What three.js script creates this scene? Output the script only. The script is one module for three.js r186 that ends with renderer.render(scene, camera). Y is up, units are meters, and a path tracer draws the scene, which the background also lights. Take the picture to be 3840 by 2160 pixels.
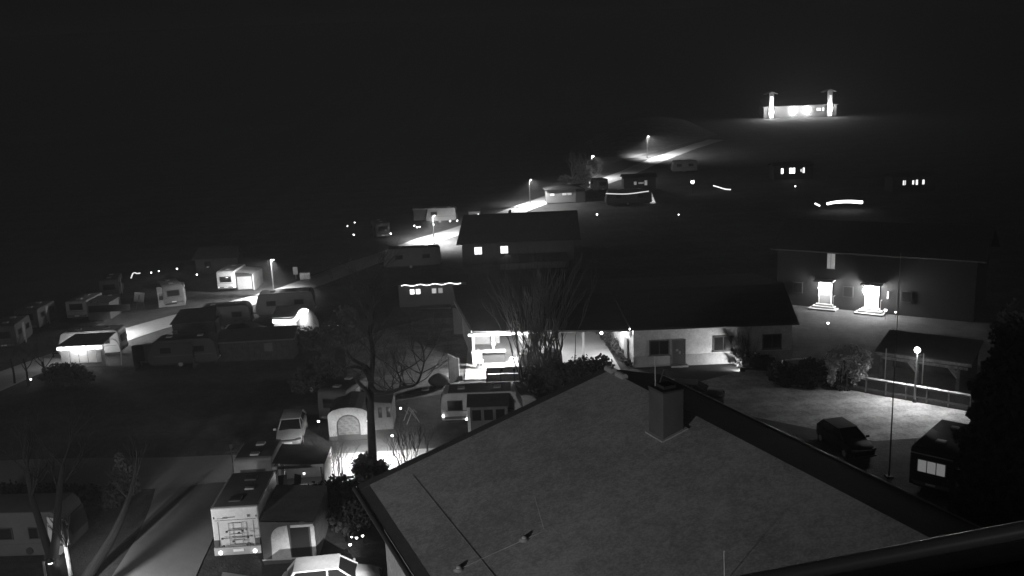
import * as THREE from 'three';
import { mergeGeometries, toCreasedNormals } from 'three/addons/utils/BufferGeometryUtils.js';

// ---------------------------------------------------------------- camera, sky, moon, exposure
const scene = new THREE.Scene();
const camera = new THREE.PerspectiveCamera(35.98, 16 / 9, 0.3, 3000);
camera.rotation.order = 'YXZ';
camera.position.set(0, 22, 0);
camera.rotation.set(-12 * Math.PI / 180, 0, -2.4 * Math.PI / 180);
const renderer = new THREE.WebGLRenderer({ antialias: true });
renderer.setSize(1024, 576);
renderer.toneMapping = THREE.LinearToneMapping;
renderer.toneMappingExposure = 1;
renderer.shadowMap.enabled = true;
const SKY = 0.0012;
{
  const w = 64, h = 32, d = new Float32Array(w * h * 4);
  for (let i = 0; i < w * h; i++) { d[4 * i] = d[4 * i + 1] = d[4 * i + 2] = SKY; d[4 * i + 3] = 1; }
  const t = new THREE.DataTexture(d, w, h, THREE.RGBAFormat, THREE.FloatType);
  t.mapping = THREE.EquirectangularReflectionMapping; t.magFilter = THREE.LinearFilter; t.needsUpdate = true;
  scene.background = t; scene.environment = t; scene.environmentIntensity = 1;
}
const moon = new THREE.DirectionalLight(0xffffff, 0.06);
moon.position.set(-45, 42, 100); moon.target.position.set(0, 0, -60);
moon.castShadow = true; moon.shadow.radius = 22;
Object.assign(moon.shadow.camera, { left: -120, right: 120, top: 120, bottom: -120, far: 500 });
scene.add(moon, moon.target);
scene.fog = new THREE.FogExp2(0xffffff, 0.001);

// ---------------------------------------------------------------- helpers
let seed = 12345;
const rnd = () => { seed = (seed * 1664525 + 1013904223) >>> 0; return seed / 4294967296; };
const rr = (a, b) => a + (b - a) * rnd();
const V = (x, y, z) => new THREE.Vector3(x, y, z);
const lerp = (a, b, t) => a + (b - a) * t;
function terrain(x, z) {
  const d = -z; let h = 0;
  if (d > 110) h += (d - 110) * 0.068;
  if (d > 340) h += (d - 340) * 0.10;
  return h;
}
// tileable value noise
function noiseTex(n, octaves, lo, hi, contrast = 1, s0 = 7) {
  let s = s0 * 7919 + 1; const r = () => { s = (s * 1664525 + 1013904223) >>> 0; return s / 4294967296; };
  const a = new Float32Array(n * n);
  for (const [cells, amp] of octaves) {
    const g = new Float32Array(cells * cells).map(r);
    for (let y = 0; y < n; y++) for (let x = 0; x < n; x++) {
      const u = x / n * cells, v = y / n * cells, i = Math.floor(u), j = Math.floor(v);
      let fx = u - i, fy = v - j; fx = fx * fx * (3 - 2 * fx); fy = fy * fy * (3 - 2 * fy);
      const q = (p, k) => g[((k % cells) * cells) + (p % cells)];
      a[y * n + x] += amp * (lerp(lerp(q(i, j), q(i + 1, j), fx), lerp(q(i, j + 1), q(i + 1, j + 1), fx), fy) - 0.5);
    }
  }
  const d = new Uint8Array(n * n * 4);
  for (let i = 0; i < n * n; i++) {
    const v = Math.max(0, Math.min(1, lerp(lo, hi, Math.max(0, Math.min(1, 0.5 + a[i] * contrast)))));
    d[4 * i] = d[4 * i + 1] = d[4 * i + 2] = Math.round(v * 255); d[4 * i + 3] = 255;
  }
  const t = new THREE.DataTexture(d, n, n);
  t.wrapS = t.wrapT = THREE.RepeatWrapping; t.magFilter = THREE.LinearFilter; t.generateMipmaps = true; t.needsUpdate = true;
  return t;
}
const rep = (t, metres) => { const c = t.clone(); c.repeat.set(1 / metres, 1 / metres); c.needsUpdate = true; return c; };
const tGrime = noiseTex(256, [[4, .5], [16, .3], [64, .25]], .72, 1, 1.2, 3);
const tGrain = noiseTex(512, [[5, .5], [17, .35], [64, .4], [256, .75]], .5, 1, 1, 5);
const tGrass = noiseTex(512, [[5, .7], [23, .6], [90, .5], [256, .4]], .35, 1, 1, 9);
const tRoad = noiseTex(512, [[4, .5], [19, .3], [128, .3], [256, .5]], .7, 1, 1, 11);
const tBark = noiseTex(256, [[6, .5], [40, .6], [128, .4]], .3, 1, 1.2, 13);

const mats = {};
function mat(key, v, o = {}) {
  if (!mats[key]) {
    mats[key] = new (o.transmission ? THREE.MeshPhysicalMaterial : THREE.MeshStandardMaterial)({ color: new THREE.Color().setRGB(v, v, v), roughness: .75, side: THREE.DoubleSide, ...o });
    mats[key].name = key;
  }
  return mats[key];
}
const gm = rep(tGrime, 2.5);
const M = {
  white: mat('white_paint', .72, { map: gm, roughness: .45 }), cream: mat('cream_paint', .5, { map: gm, roughness: .5 }), pale: mat('pale_grey_paint', .36, { map: gm, roughness: .5 }),
  grey: mat('grey_paint', .2, { map: gm }), dim: mat('dim_grey', .1, { map: gm }), dark: mat('dark_grey', .045, { map: gm }), black: mat('black_rubber', .02),
  fabric: mat('tent_fabric', .42, { map: rep(tGrain, 1.5), roughness: .95 }), darkFabric: mat('dark_tent_fabric', .06, { map: rep(tGrain, 1.5), roughness: .9 }),
  midFabric: mat('grey_tent_fabric', .16, { map: rep(tGrain, 1.5), roughness: .9 }),
  glass: mat('dark_glass', .015, { roughness: .12 }), metal: mat('galvanised_metal', .45, { metalness: .9, roughness: .35 }), darkMetal: mat('dark_metal', .06, { metalness: .4, roughness: .45 }),
  plate: mat('number_plate_white', .9, { roughness: .5 }), wood: mat('weathered_wood', .22, { map: rep(tBark, 1.2), roughness: .85 }), paleWood: mat('pale_wood', .42, { map: rep(tBark, 1.5), roughness: .8 }),
  darkWood: mat('dark_stained_wood', .05, { map: rep(tBark, 1.2), roughness: .85 }),
  plaster: mat('white_plaster', .6, { map: rep(tGrain, 3), roughness: .9 }), plinth: mat('grey_plinth_plaster', .4, { map: rep(tGrain, 2), roughness: .9 }),
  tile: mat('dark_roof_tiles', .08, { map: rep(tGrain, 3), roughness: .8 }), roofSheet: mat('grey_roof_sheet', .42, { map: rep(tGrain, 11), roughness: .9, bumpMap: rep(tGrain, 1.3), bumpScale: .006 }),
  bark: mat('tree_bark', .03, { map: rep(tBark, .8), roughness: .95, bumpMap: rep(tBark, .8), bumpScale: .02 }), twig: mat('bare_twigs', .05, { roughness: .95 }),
  nightBark: mat('unlit_bark', .015, { roughness: 1 }),  // bark blackened so floodlit trees still read as unlit
  leaf: mat('evergreen_leaves', .05, { roughness: .9 }), paleLeaf: mat('pale_dry_leaves', .3, { roughness: .9 }), midLeaf: mat('grey_leaves', .08, { roughness: .9 }),
  concrete: mat('pale_road_surface', .5, { map: rep(tRoad, 6), roughness: .6, bumpMap: rep(tRoad, 1.5), bumpScale: .008 }),
  grass: mat('short_grass', .085, { map: rep(tGrass, 9), roughness: 1, bumpMap: rep(tGrass, 2), bumpScale: .05 }),
  dryGrass: mat('dry_grass', .2, { map: rep(tGrass, 5), roughness: 1, bumpMap: rep(tGrass, 2), bumpScale: .05 }),
  asphalt: mat('pale_asphalt', .22, { map: rep(tRoad, 6), roughness: .8, bumpMap: rep(tRoad, 1.5), bumpScale: .008 }),
  gravel: mat('gravel', .34, { map: rep(tGrass, 3), roughness: .95, bumpMap: rep(tRoad, 1), bumpScale: .03 }),
  paving: mat('terrace_paving', .5, { map: rep(tRoad, 3), roughness: .8 }),
};
const glow = (k) => mat('glow_' + String(k).replace('.', '_'), .6, { emissive: new THREE.Color(1, 1, 1), emissiveIntensity: k });

class MB {
  constructor() { this.g = []; }
  add(g, pos, rot) {
    g = g.index ? g.toNonIndexed() : g;
    for (const k of Object.keys(g.attributes)) if (k !== 'position' && k !== 'normal') g.deleteAttribute(k);
    if (!g.attributes.normal) g.computeVertexNormals();
    if (rot) g.applyMatrix4(new THREE.Matrix4().makeRotationFromEuler(new THREE.Euler(...rot, 'YXZ')));
    if (pos) g.translate(...pos);
    this.g.push(g); return this;
  }
  box(w, h, d, pos, rot) { return this.add(new THREE.BoxGeometry(w, h, d), pos, rot); }
  rbox(w, h, d, r, pos, rot) {   // box with bevelled edges
    const s = new THREE.Shape(), a = w / 2 - r, b = h / 2 - r;
    s.moveTo(-a, -b); s.lineTo(a, -b); s.lineTo(a, b); s.lineTo(-a, b); s.closePath();
    const g = new THREE.ExtrudeGeometry(s, { depth: d - 2 * r, bevelThickness: r, bevelSize: r, bevelSegments: 3, steps: 1 });
    g.translate(0, 0, -d / 2 + r);
    return this.add(toCreasedNormals(g, .7), pos, rot);
  }
  cyl(r1, r2, h, pos, rot, n = 12) { return this.add(new THREE.CylinderGeometry(r1, r2, h, n), pos, rot); }
  sph(r, pos, n = 12, sc) { const g = new THREE.SphereGeometry(r, n, Math.max(6, n / 2)); if (sc) g.scale(...sc); return this.add(g, pos); }
  tube(pts, r0, r1 = r0, n = 6) { return this.add(limb(pts, r0, r1, n)); }
  bar(a, b, w, d = w) {
    const A = V(...a), B = V(...b), len = A.distanceTo(B), g = new THREE.BoxGeometry(w, len, d);
    g.applyQuaternion(new THREE.Quaternion().setFromUnitVectors(V(0, 1, 0), B.clone().sub(A).normalize()));
    const c = A.add(B).multiplyScalar(.5); g.translate(c.x, c.y, c.z); return this.add(g);
  }
  prism(poly, y0, y1) {   // outline in x,z between two heights
    const n = poly.length, p = [], tri = THREE.ShapeUtils.triangulateShape(poly.map(q => new THREE.Vector2(q[0], q[1])), []);
    for (const t of tri) { for (const k of t) p.push(poly[k][0], y1, poly[k][1]); for (const k of [...t].reverse()) p.push(poly[k][0], y0, poly[k][1]); }
    for (let i = 0; i < n; i++) { const a = poly[i], b = poly[(i + 1) % n]; p.push(a[0], y0, a[1], b[0], y0, b[1], b[0], y1, b[1], a[0], y0, a[1], b[0], y1, b[1], a[0], y1, a[1]); }
    return this.raw(p);
  }
  slab(c, t) {   // a flat or folded sheet of four corners, given thickness t downwards along its normal
    const q = c.map(v => V(...v)), n = q[1].clone().sub(q[0]).cross(q[3].clone().sub(q[0])).normalize();
    if (n.y < 0 || (Math.abs(n.y) < 1e-6 && n.z < 0)) n.negate();
    const b = q.map(v => v.clone().addScaledVector(n, -t)), p = [], f = (...v) => { for (const k of [0, 1, 2, 0, 2, 3]) p.push(v[k].x, v[k].y, v[k].z); };
    f(...q); f(...b); for (let i = 0; i < 4; i++) { const j = (i + 1) % 4; f(q[i], q[j], b[j], b[i]); }
    return this.raw(p);
  }
  raw(p) { const g = new THREE.BufferGeometry(); g.setAttribute('position', new THREE.Float32BufferAttribute(p, 3)); g.computeVertexNormals(); return this.add(g); }
  ext(pts, depth, bevel = 0, hole) {   // outline in x,y extruded along z, centred
    const s = new THREE.Shape(pts.map(q => new THREE.Vector2(...q)));
    if (hole) s.holes.push(new THREE.Path(hole.map(q => new THREE.Vector2(...q))));
    const g = new THREE.ExtrudeGeometry(s, { depth: depth - 2 * bevel, bevelEnabled: bevel > 0, bevelThickness: bevel, bevelSize: bevel, bevelOffset: -bevel, bevelSegments: 3, curveSegments: 8 });
    g.translate(0, 0, -depth / 2 + bevel);
    return this.add(bevel ? toCreasedNormals(g, .6) : g);
  }
  turnY(a) { for (const g of this.g) g.rotateY(a); return this; }
  move(x, y, z) { for (const g of this.g) g.translate(x, y, z); return this; }
  build(name, m, parent = scene) {
    const g = mergeGeometries(this.g, false), p = g.attributes.position, n = g.attributes.normal, uv = new Float32Array(p.count * 2);
    for (let i = 0; i < p.count; i++) {
      const ax = Math.abs(n.getX(i)), ay = Math.abs(n.getY(i)), az = Math.abs(n.getZ(i));
      const q = ay >= ax && ay >= az ? [p.getX(i), p.getZ(i)] : ax >= az ? [p.getZ(i), p.getY(i)] : [p.getX(i), p.getY(i)];
      uv[2 * i] = q[0]; uv[2 * i + 1] = q[1];
    }
    g.setAttribute('uv', new THREE.BufferAttribute(uv, 2));
    const o = new THREE.Mesh(g, m); o.name = parent === scene ? numbered(name) : name; o.castShadow = o.receiveShadow = true; parent.add(o); return o;
  }
}
const used = {};
function numbered(n) { const k = used[n] = (used[n] ?? -1) + 1; return k ? `${n}_${String(k).padStart(3, '0')}` : n; }
function tag(o, label, category, group, kind) { o.userData = { label, category }; if (group) o.userData.group = group; if (kind) o.userData.kind = kind; return o; }
function thing(name, label, category, [x, y, z] = [0, 0, 0], turn = 0, group) {
  const o = new THREE.Group(); o.name = numbered(name); scene.add(o); o.position.set(x, y, z); o.rotation.y = turn; return tag(o, label, category, group);
}
function copy(src, label, [x, y, z], turn = 0) {
  const o = src.clone(); o.name = numbered(src.name.replace(/_\d{3}$/, '')); o.userData = { ...src.userData, label }; o.position.set(x, y, z); o.rotation.y = turn; scene.add(o); return o;
}
function limb(pts, r0, r1, n = 6) {   // tapered tube through points
  const c = new THREE.CatmullRomCurve3(pts.map(p => Array.isArray(p) ? V(...p) : p)), k = Math.max(2, (pts.length - 1) * 3), P = [], N = [], fr = c.computeFrenetFrames(k, false), rings = [];
  for (let i = 0; i <= k; i++) {
    const t = i / k, q = c.getPointAt(t), r = lerp(r0, r1, t), ring = [];
    for (let j = 0; j < n; j++) { const a = j / n * Math.PI * 2, d = fr.normals[i].clone().multiplyScalar(Math.cos(a)).addScaledVector(fr.binormals[i], Math.sin(a)); ring.push([q.clone().addScaledVector(d, r), d]); }
    rings.push(ring);
  }
  const put = (v) => { P.push(v[0].x, v[0].y, v[0].z); N.push(v[1].x, v[1].y, v[1].z); };
  for (let i = 0; i < k; i++) for (let j = 0; j < n; j++) {
    const a = rings[i][j], b = rings[i][(j + 1) % n], e = rings[i + 1][j], f = rings[i + 1][(j + 1) % n];
    [a, b, f, a, f, e].forEach(put);
  }
  const g = new THREE.BufferGeometry(); g.setAttribute('position', new THREE.Float32BufferAttribute(P, 3)); g.setAttribute('normal', new THREE.Float32BufferAttribute(N, 3)); return g;
}
// twigs growing from a point: recursive, thin
function grow(mb, p, dir, len, r, depth, spread, lift, n = 4) {
  const mid = p.clone().addScaledVector(dir, len * .5).add(V(rr(-.08, .08), rr(-.03, .05), rr(-.08, .08)).multiplyScalar(len));
  const end = p.clone().addScaledVector(dir, len).add(V(rr(-.1, .1), rr(0, .12) * lift, rr(-.1, .1)).multiplyScalar(len));
  mb.add(limb([p, mid, end], r, r * .6, depth > 2 ? 6 : 4));
  if (depth <= 0) return;
  const k = n - (rnd() < .4 ? 1 : 0);
  for (let i = 0; i < k; i++) {
    const d = dir.clone().add(V(rr(-1, 1), rr(-.6, 1) * .8 + lift * .3, rr(-1, 1)).multiplyScalar(spread)).normalize();
    grow(mb, i === 0 ? end : p.clone().lerp(end, rr(.45, 1)), d, len * rr(.55, .8), r * .55, depth - 1, spread, lift, n);
  }
}
function leafCloud(blobs, count, size) {   // leaf-sized faces spread through ellipsoids [x,y,z, rx,ry,rz], denser at the shells
  const P = new Float32Array(count * 18), tot = blobs.reduce((s, b) => s + b[3] * b[4] * b[5], 0); let k = 0;
  blobs.forEach((b, bi) => {
    const m = bi === blobs.length - 1 ? count - k : Math.round(count * b[3] * b[4] * b[5] / tot);
    for (let i = 0; i < m && k < count; i++, k++) {
      const th = rr(0, 6.283), cz = rr(-1, 1), sz = Math.sqrt(1 - cz * cz), r = Math.pow(rnd(), .4) * (1 + .14 * Math.sin(th * 5 + cz * 9));
      const c = V(b[0] + b[3] * r * sz * Math.cos(th), b[1] + b[4] * r * cz, b[2] + b[5] * r * sz * Math.sin(th)), s = size * rr(.6, 1.4);
      const u = V(rr(-1, 1), rr(-1, 1), rr(-1, 1)).normalize(), w = V(rr(-1, 1), rr(-1, 1), rr(-1, 1)).cross(u).normalize();
      u.multiplyScalar(s); w.multiplyScalar(s * .6);
      [[-1, -1], [1, -1], [1, 1], [-1, -1], [1, 1], [-1, 1]].forEach(([a, e], q) => { P[k * 18 + q * 3] = c.x + u.x * a + w.x * e; P[k * 18 + q * 3 + 1] = Math.max(.02, c.y + u.y * a + w.y * e); P[k * 18 + q * 3 + 2] = c.z + u.z * a + w.z * e; });
    }
  });
  const g = new THREE.BufferGeometry(); g.setAttribute('position', new THREE.BufferAttribute(P, 3)); g.computeVertexNormals(); return g;
}
function point(x, y, z, cd, radius = 1, parent = scene) { const l = new THREE.PointLight(0xffffff, cd, 0, 2); l.position.set(x, y, z); l.castShadow = true; l.shadow.radius = radius; parent.add(l); return l; }
function spot(x, y, z, cd, to, angle, pen = .5, radius = 3, parent = scene) {
  const l = new THREE.SpotLight(0xffffff, cd, 0, angle, pen, 2); l.position.set(x, y, z); l.target.position.set(...to); l.castShadow = true; l.shadow.radius = radius; parent.add(l, l.target); return l;
}

// ---------------------------------------------------------------- ground, roads, paths
{
  const xs = [], zs = [];
  for (let x = -700; x < -80; x += 31) xs.push(x); for (let x = -80; x <= 80; x += 4) xs.push(x); for (let x = 111; x <= 700; x += 31) xs.push(x);
  for (const d of [-60, 0, 20, 30, 36, 40, 44, 48, 52, 56, 60, 64, 68, 72, 76, 80, 84, 88, 92, 96, 100, 105, 110, 115, 120, 130, 140, 150, 180, 210, 240, 270, 300, 340, 400, 500, 650, 800]) zs.push(-d);
  const P = [], UV = [], I = [], C = [];
  for (const z of zs) for (const x of xs) { P.push(x, terrain(x, z), z); UV.push(x, z); const v = .8 + .2 * Math.sin(x * .13 + z * .07) * Math.sin(x * .05 - z * .11) + rr(-.15, .2); C.push(v, v, v); }
  const w = xs.length;
  for (let j = 0; j < zs.length - 1; j++) for (let i = 0; i < w - 1; i++) { const a = j * w + i, b = a + 1, c = a + w, d = c + 1; I.push(a, b, d, a, d, c); }
  const g = new THREE.BufferGeometry(); g.setAttribute('position', new THREE.Float32BufferAttribute(P, 3)); g.setAttribute('uv', new THREE.Float32BufferAttribute(UV, 2)); g.setAttribute('color', new THREE.Float32BufferAttribute(C, 3)); g.setIndex(I); g.computeVertexNormals();
  M.grass.vertexColors = true; const o = new THREE.Mesh(g, M.grass); o.name = 'ground'; o.userData.kind = 'structure'; o.receiveShadow = true; scene.add(o);
}
function strip(name, pts, width, m, lift) {   // a road or path laid on the ground along a line
  const c = new THREE.CatmullRomCurve3(pts.map(p => V(p[0], 0, p[2]))), n = Math.ceil(c.getLength() / 1.5), P = [], UV = [], I = [];
  let u = 0, prev = null;
  for (let i = 0; i <= n; i++) {
    const q = c.getPointAt(i / n), t = c.getTangentAt(i / n), s = V(-t.z, 0, t.x).normalize();
    if (prev) u += q.distanceTo(prev); prev = q;
    for (const k of [-1, -.5, 0, .5, 1]) { const w = width / 2 * k * (1 + .03 * Math.sin(i * .7 + k)), x = q.x + s.x * w, z = q.z + s.z * w; P.push(x, terrain(x, z) + lift + (1 - k * k) * .03, z); UV.push(x, z); }
    if (i) for (let k = 0; k < 4; k++) { const a = (i - 1) * 5 + k, b = a + 1, e = a + 5, f = e + 1; I.push(a, e, b, b, e, f); }
  }
  const g = new THREE.BufferGeometry(); g.setAttribute('position', new THREE.Float32BufferAttribute(P, 3)); g.setAttribute('uv', new THREE.Float32BufferAttribute(UV, 2)); g.setIndex(I); g.computeVertexNormals();
  const o = new THREE.Mesh(g, m); o.name = name; o.userData.kind = 'structure'; o.receiveShadow = true; scene.add(o); return o;
}
function patch(name, poly, m, lift) {   // a flat paved or gravelled area
  const tri = THREE.ShapeUtils.triangulateShape(poly.map(q => new THREE.Vector2(q[0], q[2])), []), P = [], UV = [];
  for (const q of poly) { P.push(q[0], terrain(q[0], q[2]) + lift, q[2]); UV.push(q[0], q[2]); }
  const g = new THREE.BufferGeometry(); g.setAttribute('position', new THREE.Float32BufferAttribute(P, 3)); g.setAttribute('uv', new THREE.Float32BufferAttribute(UV, 2)); g.setIndex(tri.flat()); g.computeVertexNormals();
  if (g.attributes.normal.getY(0) < 0) { g.setIndex(tri.map(t => [t[0], t[2], t[1]]).flat()); g.computeVertexNormals(); }
  const o = new THREE.Mesh(g, m); o.name = name; o.userData.kind = 'structure'; o.receiveShadow = true; scene.add(o); return o;
}
strip('camp_road', [[-45.57, 0, -68.55], [-43.92, 0, -76.34], [-40.14, 0, -87.54], [-37.28, 0, -93.50], [-30.57, 0, -102.75], [-21.00, 0.66, -119.71], [-16.34, 1.14, -126.78], [-11.73, 1.67, -134.52], [-7.09, 2.08, -140.56], [4.34, 3.34, -159.05], [10.76, 4.02, -169.15], [17.81, 4.67, -178.62], [24.93, 5.44, -189.94], [33.48, 6.52, -205.86], [45.25, 7.86, -225.64], [56.75, 9.02, -242.66]], 4.4, M.concrete, .03);
strip('cross_road', [[-36.86, 0, -53.01], [-27.85, 0, -52.71], [-22.66, 0, -52.30], [-17.61, 0, -52.15], [-10.06, 0, -51.74], [-5.12, 0, -51.91]], 4.8, M.asphalt, .02);
strip('lane', [[-20.18, 0, -51.63], [-19.32, 0, -48.45], [-18.47, 0, -43.54], [-17.98, 0, -39.52], [-17.59, 0, -35.74]], 4.2, M.asphalt, .034);
patch('gravel_court', [[-15.99, 0, -80.54], [-13.21, 0, -85.97], [-8.78, 0, -90.15], [-5.83, 0, -89.64], [-4.07, 0, -76.10], [-4.59, 0, -65.71], [-9.02, 0, -63.95], [-12.72, 0.00, -64.41]], M.dryGrass, .012);
patch('gravel_yard', [[14.24, 0, -65.66], [18.62, 0, -68.15], [21.58, 0, -66.89], [24.60, 0, -62.83], [31.13, 0, -57.67], [29.74, 0, -53.00], [22.43, 0, -52.47], [15.17, 0, -58.41], [12.88, 0.00, -62.07]], M.gravel, .012);
patch('car_park', [[-10.50, 0, -38.17], [-14.70, 0.00, -39.59], [-13.73, 0, -34.27], [-5.46, 0, -33.69], [-5.84, 0, -38.55]], M.asphalt, .042);

// ---------------------------------------------------------------- long restaurant building with terrace
{
  const b = thing('restaurant_building', 'long white single storey building with dark tiled roof, lit side passage and covered terrace', 'building');
  const zF = -70, y1 = 3.15, zL = -83;
  // walls
  new MB().box(13, 2.2, .3, [9.75 + 6.5, .95 + 1.1, zF - .15]).build('front_wall', M.plaster, b);
  new MB().box(13.02, .95, .34, [9.75 + 6.5, .475, zF - .15]).build('plinth', M.plinth, b);
  new MB().slab([[9.75, 0, zF], [9.75, 3.1, zF], [7.9, 3.1, zL], [7.9, 0, zL]], .25).build('side_wall', M.plaster, b);
  new MB().box(14, 2.6, .3, [1.2, 1.3, zL - .2]).build('terrace_wall', M.grey, b);
  new MB().slab([[-3.6, 0, -73.2], [-3.6, 2.7, -73.2], [-4.9, 2.7, -82.6], [-4.9, 0, -82.6]], .2).build('gable_wall', M.plaster, b);
  // roof: two slopes, ridge parallel to the front
  const E0 = [-3.43, 2.88, -73.00], E1 = [6.97, 2.66, -72.50], E2 = [9.63, 3.46, -69.40], E3 = [23.09, 3.38, -69.40], R0 = [-5.43, 3.32, -83.00], R1 = [26, R0[1] + .4, -83];
  const EL = [9.69, 3.14, -70.30], ER = [9.5, E2[1], -69.4];
  new MB().slab([E0, EL, [EL[0], R0[1] + .2, -83], R0], .16).slab([ER, E3, R1, [9.5, R1[1] - .05, -83]], .16).build('roof', M.tile, b);
  new MB().slab([[9.5, ER[1] - .02, -69.45], [9.5, R1[1] - .08, -83], [9.5, R1[1] - 1.2, -83], [9.5, EL[1] - .55, -69.9]], .05).build('roof_fascia', M.dim, b);
  new MB().slab([R0, R1, [26, 2.6, -94], [R0[0] - 1, 2.6, -94]], .16).build('rear_roof', M.tile, b);
  new MB().bar([E0[0] - .15, E0[1] - .14, E0[2] + .02], [R0[0] - .15, R0[1] - .14, R0[2]], .08, .34).build('verge_board', M.pale, b);
  new MB().tube([ER, E3].map(p => [p[0], p[1] - .08, p[2] + .08]), .07, .07, 8).build('gutter', M.darkMetal, b);
  // front windows and door
  for (const [x, y, w, h] of [[11.85, 1.62, 1.5, 1.12], [17.1, 1.75, 1.5, 1.1], [21.1, 1.75, 1.4, 1.1]]) {
    const f = new MB().box(w + .16, .08, .1, [x, y + h / 2 + .04, zF + .03]).box(w + .16, .08, .1, [x, y - h / 2 - .04, zF + .03]).box(.08, h, .1, [x - w / 2 - .04, y, zF + .03]).box(.08, h, .1, [x + w / 2 + .04, y, zF + .03]).box(.05, h, .08, [x, y, zF + .03]).build('window', M.dim, b);
    new MB().box(w / 2 - .03, h, .03, [x - w / 4, y, zF + .02]).box(w / 2 - .03, h, .03, [x + w / 4, y, zF + .02]).build('pane', M.glass, f);
    new MB().box(w + .3, .05, .16, [x, y - h / 2 - .11, zF + .06]).build('sill', M.dim, f);
  }
  const d = new MB().box(.98, 2.08, .07, [13.45, 1.1, zF + .035]).build('door', M.dark, b);
  new MB().box(.08, 2.12, .1, [12.93, 1.1, zF + .045]).box(.08, 2.12, .1, [13.97, 1.1, zF + .045]).box(1.12, .08, .1, [13.45, 2.2, zF + .045]).build('door_frame', M.dim, d);
  new MB().box(.2, .2, .02, [13.3, 1.35, zF + .082]).box(.16, .22, .02, [13.52, 1.15, zF + .084]).build('notice', M.grey, d);
  new MB().cyl(.03, .03, .12, [13.82, 1.05, zF + .1], [Math.PI / 2, 0, 0]).build('handle', M.metal, d);
  new MB().box(1.4, .15, .5, [13.45, .075, zF + .27]).build('step', M.plinth, b);
  // doors in the lit side wall
  for (const [t, w, h] of [[.14, 1.0, 2.1], [.52, 1.1, 2.1], [.78, 1.2, 1.1]]) {
    const x = lerp(9.75, 7.9, t) - .14, z = lerp(zF, zL, t), y = h > 2 ? h / 2 : 1.75;
    new MB().box(.08, h, w, [0, 0, 0]).turnY(.142).move(x, y, z).build(h > 2 ? 'side_door' : 'side_window', h > 2 ? M.grey : M.dark, b);
  }
  // terrace: paving, posts, beams, lit back panels
  new MB().prism([[-4.1, -68.3], [8.6, -68.6], [8.0, -82.5], [-4.3, -82.5]], .02, .1).build('terrace_floor', M.paving, b);
  for (const [x, z] of [[-3.51, 1.35, -73.20].filter((v, i) => i !== 1), [-1.81, 1.33, -73.00].filter((v, i) => i !== 1), [2.6, -73], [5.9, -73]]) new MB().box(.16, 2.62, .16, [x, 1.41, z]).build('post', M.white, b);
  new MB().box(12.2, .22, .14, [2.2, 2.58, -72.85]).build('fascia_beam', M.white, b);
  new MB().box(4.3, .16, .12, [.3, 2.6, -72.7]).build('light_tube', glow(6), b); point(.6, 2.45, -72.3, 14, 4, b);
  for (let i = 0; i < 6; i++) new MB().box(.12, .16, 9.4, [-3.2 + i * 2.1, 2.55, -77.8]).build('ceiling_beam', M.white, b);
  new MB().box(2.5, .5, .06, [-2.55, 2.05, -76.5]).box(2.5, .9, .06, [-2.55, 1.2, -76.5]).build('wind_screen', M.pale, b);
  new MB().box(1.0, 2.0, .1, [.9, 1.1, -78.5]).build('terrace_door', M.white, b);
  // front fence of the terrace with panels
  const f = new MB().box(4.3, .5, .07, [-.15, 1.0, -67.6]).build('fence_board', M.cream, b);
  for (const x of [-1.1, -.1, .85, 1.75]) new MB().cyl(.11, .11, .04, [x, 1.0, -67.54], [Math.PI / 2, 0, 0], 14).build('round_hole', M.dark, f);
  for (let i = 0; i < 4; i++) new MB().box(.98, .62, .05, [-1.75 + i * 1.1, .38, -67.62]).build('fence_panel', M.pale, b);
  for (let i = 0; i < 5; i++) new MB().box(.12, 1.0, .1, [-2.3 + i * 1.1, .5, -67.6]).build('fence_post', M.grey, b);
  // lamps of the passage: glowing globes under the eaves, each with its light
  for (const [x, y, z, k, r, e] of [[8.76, 2.59, -72.60, 15, .17, 40], [9.56, 3.20, -70.30, 7, .1, 25], [7.50, 2.10, -73.50, 7, .11, 25]]) {
    new MB().sph(r, [x, y, z]).build('eave_lamp', glow(e), b); point(x, y, z, k, 3, b);
  }
}
{
  const t = thing('garden_spotlight', 'small ground spotlight hidden by the bush at the end of the white front wall', 'spotlight', [18.1, 0, -67.7]);
  new MB().box(.36, .34, .05, [0, .2, .12]).box(.05, .34, .2, [-.17, .2, .03]).box(.05, .34, .2, [.17, .2, .03]).build('housing', M.darkMetal, t); new MB().sph(.06, [0, .2, 0], 10).build('lamp_glass', glow(3), t); spot(0, .2, -.02, 70, [-2.6, 1.0, -2.3], 1.15, .9, 3, t);
}
{ // lamps under the terrace roof
  const specs = [['round white ceiling lamp over the terrace paving beside the wind screen', -1.7, 2.35, -70.6, 210], ['round white ceiling lamp over the middle of the terrace behind the tarpaulin', 2.2, 2.35, -74.5, 30]];
  for (const [label, x, y, z, cd] of specs) {
    const t = thing('terrace_lamp', label, 'lamp', [x, y, z], 0, 'lamps under the terrace roof');
    new MB().cyl(.03, .03, .22, [0, .2, 0]).build('stem', M.darkMetal, t);
    new MB().sph(.14, [0, 0, 0]).build('lamp_globe', glow(18), t); point(0, 0, 0, cd, 4, t);
  }
}
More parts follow.
